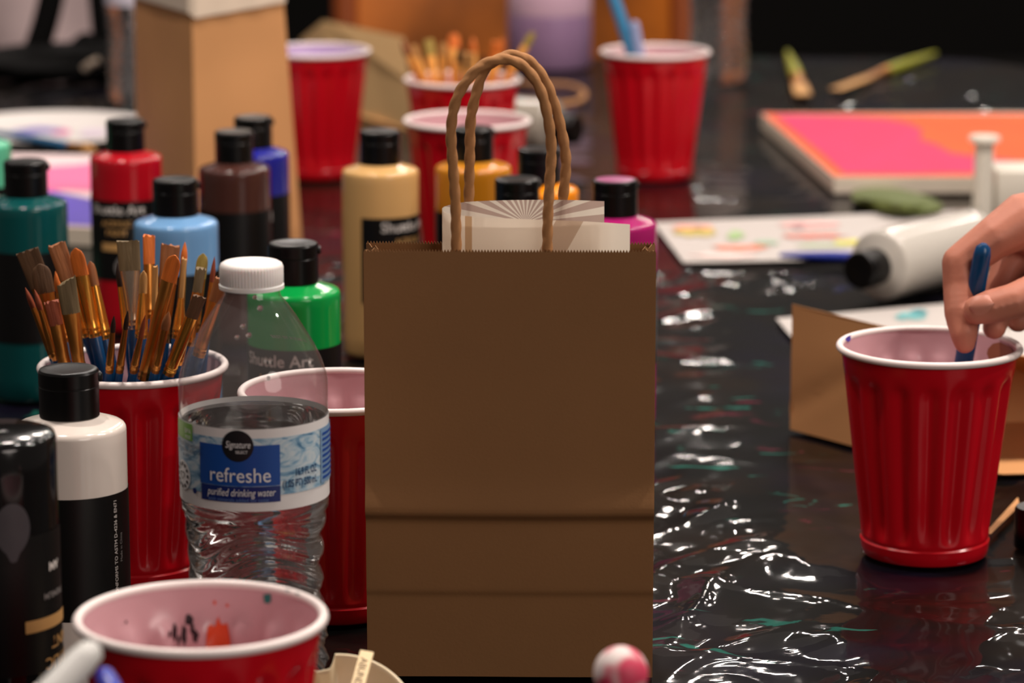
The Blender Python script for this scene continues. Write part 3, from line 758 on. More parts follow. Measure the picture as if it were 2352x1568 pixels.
near = [
 (62, 575, 112, 815, 52, 85, 165, 'flat', 'dk', 'wide flat brush with olive brown bristles leaning furthest left in the near cup', M_ferr),
 (91, 606, 130, 838, 44, 66, 160, 'filbert', 'dk', 'dark rounded flat brush second from left in the near cup', M_ferr),
 (129, 560, 222, 828, 40, 82, 145, 'flat', 'br', 'tall reddish brown flat brush on the left side of the near cup', M_ferr2),
 (173, 570, 232, 832, 36, 62, 150, 'filbert', 'or', 'rounded orange brown brush with bright gold crimped ferrule in the near cup', M_ferr2),
 (207, 600, 252, 830, 20, 55, 130, 'filbert', 'br', 'small rounded brown brush right of the gold crimped one in the near cup', M_ferr2),
 (152, 645, 184, 852, 42, 76, 150, 'angle', 'gy', 'slant cut grey brown brush in front on the left of the near cup', M_ferr),
 (118, 692, 152, 850, 32, 55, 120, 'flat', 'rd', 'short rust red flat brush behind the white bottle cap in the near cup', M_ferr),
 (58, 660, 106, 842, 13, 48, 130, 'round', 'rd', 'thin red bristled brush at the left rim of the near cup', M_ferr),
 (79, 664, 118, 848, 13, 48, 130, 'round', 'rd', 'thin rust bristled brush just inside the leftmost brushes of the near cup', M_ferr),
 (127, 622, 160, 822, 15, 48, 120, 'round', 'or', 'slim orange tipped brush between the dark left brushes of the near cup', M_ferr),
 (294, 553, 312, 826, 50, 66, 140, 'flat', 'gy', 'wide grey brown flat brush with silver ferrule in the middle of the near cup', M_fsil),
 (342, 540, 344, 815, 27, 64, 130, 'flat', 'or', 'tallest orange flat brush in front of the light blue bottle', M_ferr),
 (392, 562, 372, 815, 42, 88, 140, 'flat', 'br', 'wide red brown flat brush against the light blue bottle', M_ferr),
 (402, 586, 326, 862, 36, 62, 205, 'filbert', 'or', 'bright orange rounded brush leaning right in the near cup', M_ferr),
 (425, 555, 408, 812, 15, 48, 130, 'round', 'or', 'small orange brush beside the wide red brown one in the near cup', M_ferr),
 (424, 592, 405, 826, 9, 90, 100, 'flat', 'tn', 'slim pale tan bristled brush right of the bright orange one', M_ferr2),
 (262, 724, 240, 868, 10, 42, 92, 'round', 'bk', 'leftmost of the three fine pointed brushes at the front of the near cup', M_ferr),
 (294, 712, 266, 868, 10, 48, 98, 'round', 'bk', 'middle of the three fine pointed brushes at the front of the near cup', M_ferr),
 (334, 722, 294, 868, 10, 60, 82, 'round', 'rd', 'rightmost of the three fine pointed brushes at the front of the near cup', M_ferr),
 (388, 715, 355, 868, 20, 44, 100, 'round', 'br', 'short brown brush at the front right of the near cup', M_ferr),
 (459, 680, 384, 866, 30, 55, 130, 'flat', 'dk', 'dark flat brush with gold ferrule leaning far right at the front of the near cup', M_ferr2),
 (467, 582, 436, 815, 26, 55, 130, 'filbert', 'ol', 'olive tipped rounded brush on the right side of the near cup', M_ferr),
 (493, 588, 468, 820, 11, 58, 120, 'round', 'rd', 'fine red pointed brush on the right side of the near cup', M_ferr),
 (510, 640, 448, 842, 32, 55, 140, 'flat', 'br', 'brown flat brush half behind the water bottle', M_ferr),
 (462, 616, 425, 830, 22, 54, 130, 'flat', 'gy', 'grey brown small flat brush in front of the olive tipped one', M_ferr),
 (357, 610, 352, 836, 13, 100, 110, 'flat', 'tn', 'narrow tan brush below the tallest orange one', M_ferr),
 (270, 602, 298, 820, 15, 54, 120, 'round', 'bk', 'dark pointed brush left of the wide grey brown one', M_ferr2),
 (330, 622, 322, 840, 18, 50, 110, 'filbert', 'tn', 'tan rounded brush with gold crimped ferrule in the middle of the near cup', M_ferr2),
 (442, 700, 410, 862, 16, 46, 90, 'round', 'rd', 'short reddish brush behind the far right leaning dark brush', M_ferr),
]
for i, (tx, ty, rx_, ry_, w, lb_, lf, sh, bmn, lab, fm) in enumerate(near):
    cup_brush_add(cup_brush, tx, ty, rx_, ry_, w, lb_, lf, sh, bmn, lab, G1, fm, roll=random.uniform(-0.3, 0.3))
G2 = 'paint brushes in the background cup'
far = [
 (922, 92, 962, 178, 17, 38, 45, 'round', 'br', 'leftmost dark brown brush in the background cup', M_ferr),
 (950, 104, 974, 180, 13, 30, 50, 'flat', 'tn', 'pale tan brush second from left in the background cup', M_fsil),
 (984, 92, 996, 172, 22, 36, 60, 'flat', 'ol', 'yellow wide brush in the left half of the background cup', M_ferr2),
 (1018, 98, 1016, 186, 22, 30, 60, 'filbert', 'tn', 'cream tan brush in the middle left of the background cup', M_ferr2),
 (1042, 76, 1044, 172, 26, 36, 40, 'filbert', 'or', 'orange red rounded brush tallest in the background cup', M_ferr),
 (1054, 106, 1052, 192, 14, 40, 40, 'round', 'bk', 'dark brown brush in the middle of the background cup', M_ferr),
 (1072, 122, 1072, 192, 32, 44, 30, 'flat', 'tn', 'widest cream brush in the background cup', M_fsil),
 (1086, 84, 1090, 172, 14, 36, 45, 'round', 'or', 'orange pointed brush right of the middle in the background cup', M_ferr),
 (1138, 96, 1124, 184, 16, 40, 45, 'flat', 'or', 'orange brush behind the top of the twisted handle', M_ferr2),
 (1154, 84, 1134, 178, 16, 40, 45, 'round', 'or', 'amber pointed brush right of the twisted handle top', M_ferr2),
 (1226, 74, 1160, 180, 18, 36, 60, 'filbert', 'ol', 'olive tipped orange brush leaning far right in the background cup', M_ferr2),
]
for (tx, ty, rx_, ry_, w, lb_, lf, sh, bmn, lab, fm) in far:
    cup_brush_add(cup_bg, tx, ty, rx_, ry_, w, lb_, lf, sh, bmn, lab, G2, mat('yellow_lit_ferrule', (244, 172, 84), 0.4, metal=0.2), hm=M_horange)  # matte ferrules, yellow light on the far brushes put into their colour
# handles standing up in the far cup
def stick(cup, tx, ty, rx_, ry_, r, m, label, name='paint_brush', tipm=None):
    c = cup.location; R = at(rx_, ry_, CUP_H); T = atY(tx, ty, R.y + 0.004); d = R - T; Bt = T + d * ((0.012 - T.z) / d.z)
    lo = Vector((Bt.x - c.x, Bt.y - c.y, 0))
    if lo.length > 0.022: lo *= 0.022 / lo.length; Bt = Vector((c.x + lo.x, c.y + lo.y, 0.012))
    L = (T - Bt).length
    t = thing(name, label, 'brush', group='brushes standing handle up', mw=brush_mw(Bt, T))
    finish('handle', loft([(0.035, r * 0.8, r * 0.8), (0.05, r, r), (L * 0.7, r * 1.1, r * 1.1), (L - 0.004, r * 0.95, r * 0.95), (L - 0.001, r * 0.7, r * 0.7), (L, r * 0.3, r * 0.3)], 16), m, t)
    finish('ferrule', loft([(0.015, r * 0.9, r * 0.7), (0.036, r, r)], 16), M_fsil, t)
    finish('bristles', loft([(0.0, r * 0.5, r * 0.2), (0.016, r * 0.9, r * 0.7)], 16), BR_['br'], t)
    return t
M_sky = mat('sky_blue_handle', (52, 122, 164), 0.35); M_pale = mat('pale_blue_handle', (140, 150, 186), 0.35)
stick(cup_far, 1398, -40, 1452, 118, 0.0052, M_sky, 'blue brush handle leaning left out of the far red cup')
stick(cup_far, 1456, 48, 1470, 120, 0.0042, M_pale, 'short pale blue brush handle in the far red cup')

# brush lying on the sheet
def lying_brush(p0, p1, label, bmat, hm, w=0.010, r=0.0042, fl=0.30, bl=0.2, z=0.0045, group='brushes lying on the sheet', shape='flat'):
    a, b_ = at(*p0, z), at(*p1, z); d = (b_ - a).normalized(); y = Vector((0, 0, 1)); x = y.cross(d)
    L = (b_ - a).length
    t = thing('paint_brush', label, 'brush', group=group, mw=Matrix.Translation(a) @ Matrix((x, y, d)).transposed().to_4x4())
    brush_parts(t, L, L * bl, L * fl, w, shape, BR_[bmat], M_ferr, hm, r)
    return t
M_olive = mat('olive_handle', (150, 150, 40), 0.4)
lying_brush((2150, 122), (1918, 205), 'olive yellow handled brush lying far back on the right, bristles to the left', 'tn', M_olive, 0.013, 0.0048, 0.2, 0.3, 0.006)
lying_brush((1808, 118), (1845, 218), 'olive yellow handled brush lying far back, bristles toward the camera', 'tn', M_olive, 0.016, 0.006, 0.15, 0.22, 0.007)
lying_brush((1790, 586), (2022, 592), 'blue handled brush lying across the printed sheets, bristles to the right', 'br', mat('royal_blue_handle', (28, 48, 150), 0.3), 0.008, 0.0036, 0.12, 0.12, 0.0062, shape='round')
lying_brush((-60, 296), (222, 346), 'blue handled brush lying across the paint plate at left', 'tn', mat('steel_blue_handle', (44, 104, 150), 0.35), 0.008, 0.0036, 0.12, 0.1, 0.017, shape='round')

# ------------------------------------------------------------------ hand holding the blue brush
YC = cup_right.location.y
def HP(px, py, off): return atY(px, py, YC + off)
S_ = proj(cup_right.location)[2] * 1.02
bq_t = HP(2260, 560, -0.0105); bq_r = HP(2214, 828, 0.004)
d = (bq_r - bq_t); bq_b = bq_t + d * ((0.02 - bq_t.z) / d.z)
tb = thing('paint_brush', 'blue paint brush held by the hand over the right cup', 'brush', group='brushes standing handle up', mw=brush_mw(bq_b, bq_t))
Lh = (bq_t - bq_b).length; r = 0.0047
finish('handle', loft([(0.045, 0.0036, 0.0036), (0.06, r, r), (Lh * 0.75, r * 1.05, r * 1.05), (Lh - 0.006, r * 0.95, r * 0.95), (Lh - 0.002, r * 0.8, r * 0.8), (Lh, r * 0.35, r * 0.35)], 24), M_hblue, tb)
finish('ferrule', loft([(0.02, 0.005, 0.0025), (0.046, 0.0037, 0.0037)], 18), M_fsil, tb)
finish('bristles', loft([(0.0, 0.0045, 0.001), (0.021, 0.005, 0.0024)], 18), BR_['br'], tb)
def m_skin():
    m = mat('skin', (188, 120, 98), 0.5, 0.35, sss=0.12, bump=(260, 0.12, 0.001), var=(45, 0.08, 5)); return m
def hand():
    chains = [
        [(2600, 560, 0.040, 100), (2352, 505, 0.014, 66), (2285, 545, 0.006, 52), (2207, 604, 0.004, 46), (2206, 660, 0.001, 42), (2208, 718, -0.007, 41), (2214, 762, -0.0125, 34), (2216, 787, -0.0135, 26)],      # index finger
        [(2600, 560, 0.050, 95), (2410, 500, 0.036, 62), (2318, 610, 0.026, 44), (2300, 660, 0.020, 38), (2292, 715, 0.014, 36), (2284, 752, 0.009, 29)],                               # middle finger
        [(2620, 575, 0.060, 90), (2450, 520, 0.056, 58), (2362, 630, 0.046, 42), (2350, 690, 0.038, 35), (2338, 735, 0.030, 30)],                                # ring finger
        [(2640, 600, 0.070, 80), (2490, 560, 0.072, 50), (2415, 650, 0.064, 37), (2398, 705, 0.056, 31), (2385, 745, 0.048, 27)],                                # little finger
        [(2640, 580, 0.036, 95), (2500, 610, 0.004, 68), (2420, 655, -0.014, 50), (2330, 690, -0.021, 42), (2280, 703, -0.021, 41), (2246, 712, -0.0205, 35)],                     # thumb
        [(2600, 560, 0.045, 110), (2760, 560, 0.050, 125), (2900, 540, 0.055, 120), (3300, 480, 0.075, 170), (3700, 420, 0.10, 200)],                          # wrist and forearm
        [(2500, 610, 0.004, 66), (2430, 560, 0.020, 60), (2352, 530, 0.016, 52)],                                                    # web of the thumb
    ]
    bm = bmesh.new()
    base = HP(2300, 700, 0)
    for ch in chains:
        pts = [(HP(x, y, o) - base, r_ / S_) for x, y, o, r_ in ch]
        for (a, ra), (b_, rb) in zip(pts, pts[1:]):
            n = max(2, int((b_ - a).length / 0.003))
            for k in range(n + 1):
                u_ = k / n; c = a.lerp(b_, u_); r_ = ra + (rb - ra) * u_
                bmesh.ops.create_icosphere(bm, subdivisions=2, radius=r_, matrix=Matrix.Translation(c))
    t = thing('person', "person's right hand reaching in from the right, thumb and forefinger pinching a blue brush", 'person', base)
    o = finish('body', bm, m_skin(), t)
    m = o.modifiers.new('merge', 'REMESH'); m.mode = 'VOXEL'; m.voxel_size = 0.0011; m.use_smooth_shade = True
    m = o.modifiers.new('soften', 'SMOOTH'); m.factor = 0.5; m.iterations = 7
    M_nail = mat('nail', (194, 128, 108), 0.4, 0.4)
    for (px, py, off, nx_, nz_, ln) in ((2254, 700, -0.0288, -0.2, 0.25, (1, 0.0, 0.15)),):
        c = HP(px, py, off) - base
        nrm = Vector((nx_, -1, nz_)).normalized(); ax = Vector(ln); ax = (ax - nrm * ax.dot(nrm)).normalized(); sd_ = nrm.cross(ax)
        bm = bmesh.new(); rows = []
        for i in range(9):
            a = -1 + 2 * i / 8; wd = 0.0048 * math.sqrt(max(0.05, 1 - abs(a) ** 3.5))
            rows.append([c + ax * (a * 0.0062) + sd_ * (wd * b2_) - nrm * (0.0022 * b2_ * b2_ + 0.0008 * a * a) for b2_ in (-1, -0.6, -0.2, 0.2, 0.6, 1)])
        rings(bm, rows, False, False, closed=False)
        solidify(finish('thumbnail', bm, M_nail, t), 0.0005)
hand()

# ------------------------------------------------------------------ papers, canvas and other flat things
def sheet(name, label, cat, corners, z, m, marks=(), group=None, curl=0.0, n=24, seed=0):
    q = [at(x, y, z) for x, y in corners]; o = q[0].copy(); o.z = 0
    t = thing(name, label, cat, o, 0, group)
    bm = bmesh.new(); rows = []
    for j in range(n + 1):
        v_ = j / n; row = []
        for i in range(n + 1):
            u_ = i / n; p = q[0].lerp(q[1], u_).lerp(q[3].lerp(q[2], u_), v_)
            p = p - o; p.z = z + curl * (noise.noise((u_ * 3 + seed, v_ * 3, seed)) * 0.5 + 0.5)
            row.append(p)
        rows.append(row)
    rings(bm, rows, False, False, closed=False)
    solidify(finish('sheet', bm, m, t, angle=60), 0.0003)
    for i, (x, y, rx_, ry_, rgb) in enumerate(marks):
        rnd = random.Random(i + seed); bm = bmesh.new(); vs = []
        for k in range(22):
            a = 2 * PI * k / 22; f = 1 + rnd.uniform(-0.25, 0.25)
            p = at(x + rx_ * math.cos(a) * f, y + ry_ * math.sin(a) * f, z + curl + 0.0006) - o; vs.append(bm.verts.new(p))
        bm.faces.new(vs)
        solidify(finish('printed_mark', bm, mat('ink_%d_%d_%d' % rgb, rgb, 0.5), t, smooth=False), 0.0002)
    return t
sheet('printed_sheet', 'white printed sheet with colourful pictures lying behind the blue brush', 'paper', ((1500, 512), (2205, 484), (2260, 590), (1570, 604)), 0.0008, M_paper,
      [(1600, 533, 48, 9, (196, 176, 90)), (1690, 540, 22, 9, (150, 180, 120)), (1590, 521, 46, 5, (226, 140, 120)), (1858, 516, 62, 7, (224, 160, 156)), (1833, 519, 16, 7, (70, 90, 120)), (1868, 541, 72, 6, (206, 116, 100)), (1700, 568, 62, 6, (222, 130, 100)), (1665, 586, 70, 5, (236, 206, 200)), (1960, 556, 48, 5, (214, 204, 60)), (1890, 563, 60, 3, (170, 190, 150)), (2175, 511, 36, 9, (170, 184, 186)), (1760, 556, 28, 5, (150, 176, 150))], curl=0.0008, seed=3)
sheet('paint_sheet', 'white sheet with a teal splatter lying behind the fallen bag at right', 'paper', ((1783, 732), (2340, 684), (2480, 760), (1880, 850)), 0.0008, M_paper,
      [(2092, 724, 34, 8, (110, 176, 178)), (2110, 716, 18, 6, (60, 140, 150)), (2072, 730, 16, 4, (140, 196, 196))], curl=0.0006, seed=5)
sheet('paint_sheet', 'white sheet with yellow paint at the right edge beyond the cup', 'paper', ((2296, 770), (2430, 700), (2560, 800), (2330, 850)), 0.003, M_paper,
      [(2345, 742, 26, 14, (226, 220, 60)), (2345, 738, 12, 5, (120, 130, 40))], curl=0.0006, seed=6)
# stretched canvas
zc_ = 0.0145
q = [at(1748, 260, zc_), at(1916, 407, zc_)]
dv = (q[1] - q[0]); ex = Vector((-dv.y, dv.x, 0)).normalized()
if ex.x < 0: ex = -ex
ex = Vector((1, 0.02, 0)).normalized() * 0.46
o = Vector((q[1].x, q[1].y, 0))
can = thing('canvas', 'stretched canvas painted hot pink and orange at upper right', 'canvas', o)
pl = [q[0] - o, q[1] - o, q[1] + ex - o, q[0] + ex - o]
finish('canvas_sides', prism([(p.x, p.y) for p in pl], 0.0008, zc_), mat('canvas_raw', (218, 204, 186), 0.7), can, smooth=False)
def px_poly(pts, z, name, m, parent, o):
    bm = bmesh.new(); bm.faces.new([bm.verts.new(at(x, y, z) - o) for x, y in pts]); return solidify(finish(name, bm, m, parent, smooth=False), 0.0002)
M_pk = mat('hot_pink_paint', (206, 40, 92), 0.6, 0.3, var=(30, 0.10, 5), bump=(120, 0.2, 0.001))
M_or = mat('orange_canvas_paint', (220, 84, 24), 0.6, 0.3, var=(30, 0.08, 5), bump=(120, 0.2, 0.001))
px_poly([(1752, 261), (1918, 405), (2560, 404), (2480, 262)], zc_ + 0.0002, 'orange_ground', M_or, can, o)
px_poly([(1778, 264), (1850, 264), (1960, 268), (2040, 274), (2090, 284), (2118, 300), (2112, 320), (2150, 332), (2185, 352), (2260, 362), (2360, 372), (2560, 378), (2560, 400), (2200, 396), (2060, 399), (1938, 397), (1880, 345)], zc_ + 0.0005, 'pink_paint', M_pk, can, o)
# olive scrap below the canvas
bm = bmesh.new(); rows = []
o = at(2050, 470)
for j in range(9):
    v_ = j / 8; row = []
    for i in range(25):
        u_ = i / 24; x = 1958 + 205 * u_ ; top = 436 + 26 * u_; hw = 26 * math.sin(PI * min(1, max(0.03, u_ * 0.94 + 0.05))) ** 0.6
        p = at(x, top + 14 + (v_ - 0.5) * 2 * hw, 0.004 + 0.010 * math.sin(PI * v_) * math.sin(PI * u_) + 0.002 * noise.noise((u_ * 6, v_ * 4, 2))) - o
        row.append(p)
    rows.append(row)
rings(bm, rows, False, False, closed=False)
t = thing('cloth_scrap', 'olive green folded scrap lying in front of the pink canvas', 'scrap', o)
solidify(finish('scrap', bm, mat('olive_cloth', (86, 96, 40), 0.6), t), 0.003)
# pale post and box at right
o = at(2256, 500)
s = proj(o)[2]
t = thing('caddy', 'off white plastic caddy with an upright round post, at the right edge', 'caddy', o)
M_offw = mat('off_white_plastic', (216, 208, 194), 0.4)
hp = atY(2262, 312, o.y).z
finish('post', lathe([(0.0001, 0), (0.0082, 0.0), (0.0078, hp - 0.006), (0.0085, hp - 0.006), (0.0125, hp - 0.004), (0.0125, hp - 0.001), (0.0118, hp), (0.0001, hp)], 32), M_offw, t)
hb2 = atY(2330, 392, o.y).z
bm = bmesh.new(); box(bm, (0.0105, 0.0, 0.0), (0.085, 0.05, hb2), bevel=0.002)
finish('box', bm, M_offw, t)
# palette in the left background
o = at(120, 318)
t = thing('palette_plate', 'white round paint plate with violet and pink smears at left', 'plate', o)
pr = [(0.0001, 0.002), (0.075, 0.002), (0.085, 0.004), (0.098, 0.011), (0.101, 0.012), (0.102, 0.0108), (0.088, 0.002), (0.075, 0.0), (0.0001, 0.0)]
finish('plate', lathe(pr, 64), mat('plate_white', (214, 207, 203), 0.5), t)
for i, (x, y, rx_, ry_, rgb) in enumerate([(95, 298, 50, 6, (128, 112, 190)), (140, 302, 22, 7, (226, 110, 170)), (85, 266, 20, 4, (226, 160, 150)), (55, 303, 30, 6, (150, 140, 200)), (215, 304, 30, 10, (216, 200, 216))]):
    rnd = random.Random(i); bm = bmesh.new()
    bm.faces.new([bm.verts.new(at(x + rx_ * math.cos(a) * rnd.uniform(.8, 1.2), y + ry_ * math.sin(a) * rnd.uniform(.8, 1.2), 0.0028) - o) for a in [2 * PI * k / 20 for k in range(20)]])
    solidify(finish('paint_smear', bm, mat('smear_%d_%d_%d' % rgb, rgb, 0.4), t, smooth=False), 0.0003)
# pink and violet canvas at left
zc_ = 0.014
o = at(60, 540)
q = [at(20, 352, zc_), at(20, 514, zc_), at(212, 524, zc_), at(222, 356, zc_)]
q = [p - o for p in q]
can2 = thing('canvas', 'small canvas painted pink, white and violet between the teal and red bottles', 'canvas', o)
finish('canvas_sides', prism([(p.x, p.y) for p in q], 0.0, zc_), mat('canvas_raw', (218, 204, 186), 0.7), can2, smooth=False)
px_poly([(24, 353), (24, 513), (210, 522), (219, 357)], zc_ + 0.0002, 'white_ground', mat('pale_pink_paint', (240, 214, 216), 0.45), can2, o)
px_poly([(22, 400), (120, 382), (180, 378), (217, 372), (214, 440), (150, 436), (22, 446)], zc_ + 0.0005, 'pink_paint', mat('soft_pink_paint', (248, 116, 166), 0.45), can2, o)
px_poly([(22, 455), (120, 438), (212, 458), (211, 518), (24, 509)], zc_ + 0.0008, 'violet_paint', mat('violet_paint', (92, 70, 190), 0.45), can2, o)

# cream palette dish with a stick in front of the bag
o = at(772, 1672, 0.030); o.y += 0.02; DK = 0.93
t = thing('palette_dish', 'cream plastic palette dish with a notched rim in front of the bag, tilted', 'palette', (o.x, o.y - 0.02, 0))
M_dish = mat('cream_plastic', (232, 214, 180), 0.3, 0.5)
pc = atY(772, 1672, o.y - 0.02) - Vector((o.x, o.y - 0.02, 0))
tilt = Matrix.Translation(pc) @ Matrix.Rotation(math.radians(47), 4, 'X')
bm = bmesh.new(); rs = []
for (rr, zz) in ((0.0001, -0.010), (0.020, -0.010), (0.029, -0.007), (0.0338, -0.001), (0.0345, 0.0), (0.0355, 0.0004), (0.0364, -0.0002), (0.0364, -0.0012), (0.0345, -0.0028), (0.030, -0.0092), (0.021, -0.0125), (0.0001, -0.0125)):
    ring = []
    for i in range(160):
        a = 2 * PI * i / 160; deg = math.degrees(a)
        dn = (deg - 103) / 10
        k = 1 - 0.2 * max(0, 1 - abs(dn) ** 6) if rr > 0.025 else 1
        ring.append(tilt @ Vector((rr * k * DK * math.cos(a), rr * k * DK * math.sin(a), zz)))
    rs.append(ring)
rings(bm, rs, True, True)
finish('dish', bm, M_dish, t, angle=50)
bm = loft([(0.0, 0.012, 0.010), (pc.z - 0.016, 0.010, 0.006)], 20)
for v in bm.verts: v.co += Vector((pc.x, pc.y + 0.010, 0))
finish('foot', bm, M_dish, t)
st = thing('wooden_stick', 'pale flat wooden stick with printed letters resting on the cream palette dish', 'stick', (o.x, o.y - 0.02, 0))
a_ = atY(843, 1497, o.y - 0.018) - Vector((o.x, o.y - 0.02, 0)); b_ = atY(812, 1610, o.y - 0.040) - Vector((o.x, o.y - 0.02, 0))
dr = (b_ - a_).normalized(); nr = Vector((0, -1, 0.9)); nr = (nr - dr * nr.dot(dr)).normalized(); sx = dr.cross(nr)
bm = bmesh.new(); vs = []
hw = 0.0028
b_ = a_ + dr * 0.052
box(bm, (-hw, -0.0009, 0), (hw, 0.0009, (b_ - a_).length), bevel=0.0003)
mwst = Matrix.Translation(a_) @ Matrix((sx, nr, dr)).transposed().to_4x4()
for v in bm.verts: v.co = mwst @ v.co
finish('stick', bm, mat('pale_wood', (232, 206, 160), 0.55), st)
finish('lettering', text_mesh('ABUNDANCE', 0.0044, lambda x, y: mwst @ Vector((-(y - 0.0016), 0.00105, x + 0.0065)) if False else mwst @ Vector((0.0016 - y, 0.00105, x + 0.004)), align='LEFT'), mat('stick_ink', (120, 92, 60), 0.5), st, smooth=False)

# round dabber in front of the bag, standing in a cup below the frame? (stands on its own foot)
q = atY(1426, 1545, 1.175)
t = thing('foam_dabber', 'round white foam dabber stained pink, blurred at the bottom in front of the bag', 'dabber', (q.x, q.y, 0))
def m_dab():
    m = mat('stained_foam', (226, 210, 206), 0.55)
    nt = m.node_tree; b = nt.nodes['Principled BSDF']; tc = nt.nodes.new('ShaderNodeTexCoord')
    n = nt.nodes.new('ShaderNodeTexNoise'); n.inputs['Scale'].default_value = 75; n.inputs['Detail'].default_value = 1
    cr = nt.nodes.new('ShaderNodeValToRGB'); e = cr.color_ramp.elements
    e[0].position = 0.44; e[0].color = C(232, 216, 212); e[1].position = 0.56; e[1].color = C(214, 66, 96)
    nt.links.new(tc.outputs['Object'], n.inputs['Vector']); nt.links.new(n.outputs['Fac'], cr.inputs[0]); nt.links.new(cr.outputs[0], b.inputs['Base Color']); return m
bm = lathe([(0.0001, -0.011), (0.005, -0.0108)] + [(0.0098 * math.sin(a), -0.0098 * math.cos(a)) for a in [0.55 + i * (PI - 0.55) / 16 for i in range(17)]], 32)
d_ = finish('foam_ball', bm, m_dab(), t); d_.location = (0, 0, q.z)
finish('stem', lathe([(0.0001, 0), (0.012, 0), (0.012, 0.004), (0.006, 0.010), (0.006, q.z - 0.014), (0.0075, q.z - 0.0095), (0.0001, q.z - 0.0095)], 28), mat('yellow_stem', (216, 160, 70), 0.4), t)

# blurred handles at the bottom left
def pen(label, tx, ty, Y0, bx, by, r, m, name, cat, capm=None):
    T = atY(tx, ty, Y0); D = atY(bx, by, Y0 - 0.01) - T; Bt = T + D * ((0.004 - T.z) / D.z)
    t = thing(name, label, cat, mw=brush_mw(Bt, T)); L = (T - Bt).length
    finish('handle', loft([(0.0, r * 0.4, r * 0.4), (0.012, r * 0.9, r * 0.9), (L * 0.5, r, r), (L - 0.008, r, r), (L - 0.002, r * 0.8, r * 0.8), (L, r * 0.4, r * 0.4)], 20), m, t)
    if capm: finish('grip', loft([(L * 0.60, r * 1.12, r * 1.12), (L * 0.90, r * 1.12, r * 1.12)], 20), capm, t)
pen('pale grey stick leaning in at the bottom left corner, out of focus', 222, 1482, 1.085, 150, 1556, 0.0052, mat('pale_stick', (206, 204, 200), 0.4), 'stirring_stick', 'stick')
pen('shiny blue pen beside the pale stick at the bottom left, out of focus', 235, 1538, 1.12, 262, 1600, 0.0040, mat('shiny_blue', (60, 60, 170), 0.15), 'pen', 'pen')

# small tan strip and black cap at the right edge
o = at(2300, 1190)
t = thing('tan_strip', 'narrow tan strip lying right of the cup with the hand', 'scrap', o)
px_poly([(2262, 1224), (2338, 1142), (2342, 1160), (2276, 1226)], 0.003, 'strip', M_kraft_lit, t, o)
q = at(2385, 1255)
t = thing('bottle_cap', 'black bottle cap lying at the right edge beside the tan strip', 'cap', q)
finish('cap', lathe([(0.0001, 0), (0.0125, 0), (0.0128, 0.001), (0.0128, 0.020), (0.012, 0.0215), (0.0001, 0.0215)], 40), M_black, t)

# ------------------------------------------------------------------ far background things
q = at(1262, 152)
t = thing('jar', 'cloudy lavender jar at the back in front of the orange chair', 'jar', (q.x, q.y, 0))
sj = proj(q)[2]; rj = 96 / sj
finish('jar_body', lathe([(0.0001, 0), (rj * 0.93, 0), (rj, 0.004), (rj, 0.055), (rj * 0.99, 0.058), (0.0001, 0.058)], 48), mat('lavender_paint', (150, 118, 152), 0.35, var=(25, 0.1, 3)), t)
finish('jar_top', lathe([(rj * 0.99, 0.058), (rj, 0.060), (rj, 0.098), (rj * 0.96, 0.102), (0.0001, 0.102)], 48), mat('lavender_pale', (206, 170, 190), 0.4), t)

# orange wooden chair behind the table
YCH = at(1176, 118, 0).y + 0.18
xl, xr = atY(772, 60, YCH).x, atY(1588, 60, YCH).x
t = thing('wooden_chair', 'orange brown wooden chair behind the far end of the table', 'chair', ((xl + xr) / 2, YCH, -0.74))
wch = xr - xl
def m_wood():
    return mat('orange_wood', (158, 84, 16), 0.4, 0.4, var=(7, 0.6, 3, (1, 1, 0.8)))
mw_ = m_wood()
bm = bmesh.new(); rows = []
for j in range(9):
    z = 0.66 + 0.42 * j / 8
    rows.append([Vector((-wch / 2 + 0.012 + (wch - 0.024) * i / 20, 0.02 + 0.03 * (1 - (2 * i / 20 - 1) ** 2) + 0.05 * j / 8, z)) for i in range(21)])
rings(bm, rows, False, False, closed=False); solidify(finish('backrest', bm, mw_, t), 0.016)
for sx_ in (-1, 1):
    finish('back_post', tube([(sx_ * (wch / 2 - 0.01), 0.0, 0.0), (sx_ * (wch / 2 - 0.01), 0.0, 0.45), (sx_ * (wch / 2 - 0.01), 0.07, 1.1)], 0.016, 12), mat('dark_orange_wood', (140, 66, 22), 0.45), t)
    finish('leg', tube([(sx_ * (wch / 2 - 0.02), 0.42, 0.0), (sx_ * (wch / 2 - 0.02), 0.42, 0.44)], 0.017, 12), mat('dark_orange_wood', (140, 66, 22), 0.45), t)
bm = bmesh.new(); box(bm, (-wch / 2, 0.0, 0.43), (wch / 2, 0.44, 0.46), bevel=0.008); finish('seat', bm, mw_, t)

# black bag with straps and a pale garment at the upper left
q = at(120, 196)
t = thing('tote_bag', 'black cloth tote bag with straps on the table at upper left', 'bag', (q.x, q.y, 0))
M_bkc = mat('black_cloth', (7, 6, 6), 0.8, 0.15)
bm = bmesh.new(); bmesh.ops.create_icosphere(bm, subdivisions=5, radius=1)
for v in bm.verts:
    n_ = v.co.copy(); f = 1 + 0.22 * noise.noise(n_ * 1.7) + 0.10 * noise.noise(n_ * 4.5)
    v.co = Vector((n_.x * 0.115 * f, n_.y * 0.05 * f + 0.05, max(0.0015, n_.z * 0.022 * f + 0.016 + 0.012 * max(0, n_.x))))
finish('bag_body', bm, M_bkc, t)
for pts in (((64, 158), (92, 90), (112, 20), (128, -60)), ((60, 160), (45, 120), (25, 160))):
    finish('strap', tube(spline([atY(x, y, q.y + 0.05) - Vector((q.x, q.y, 0)) for x, y in pts], 30), 0.0135 if len(pts) == 4 else 0.006, 10), M_bkc, t)
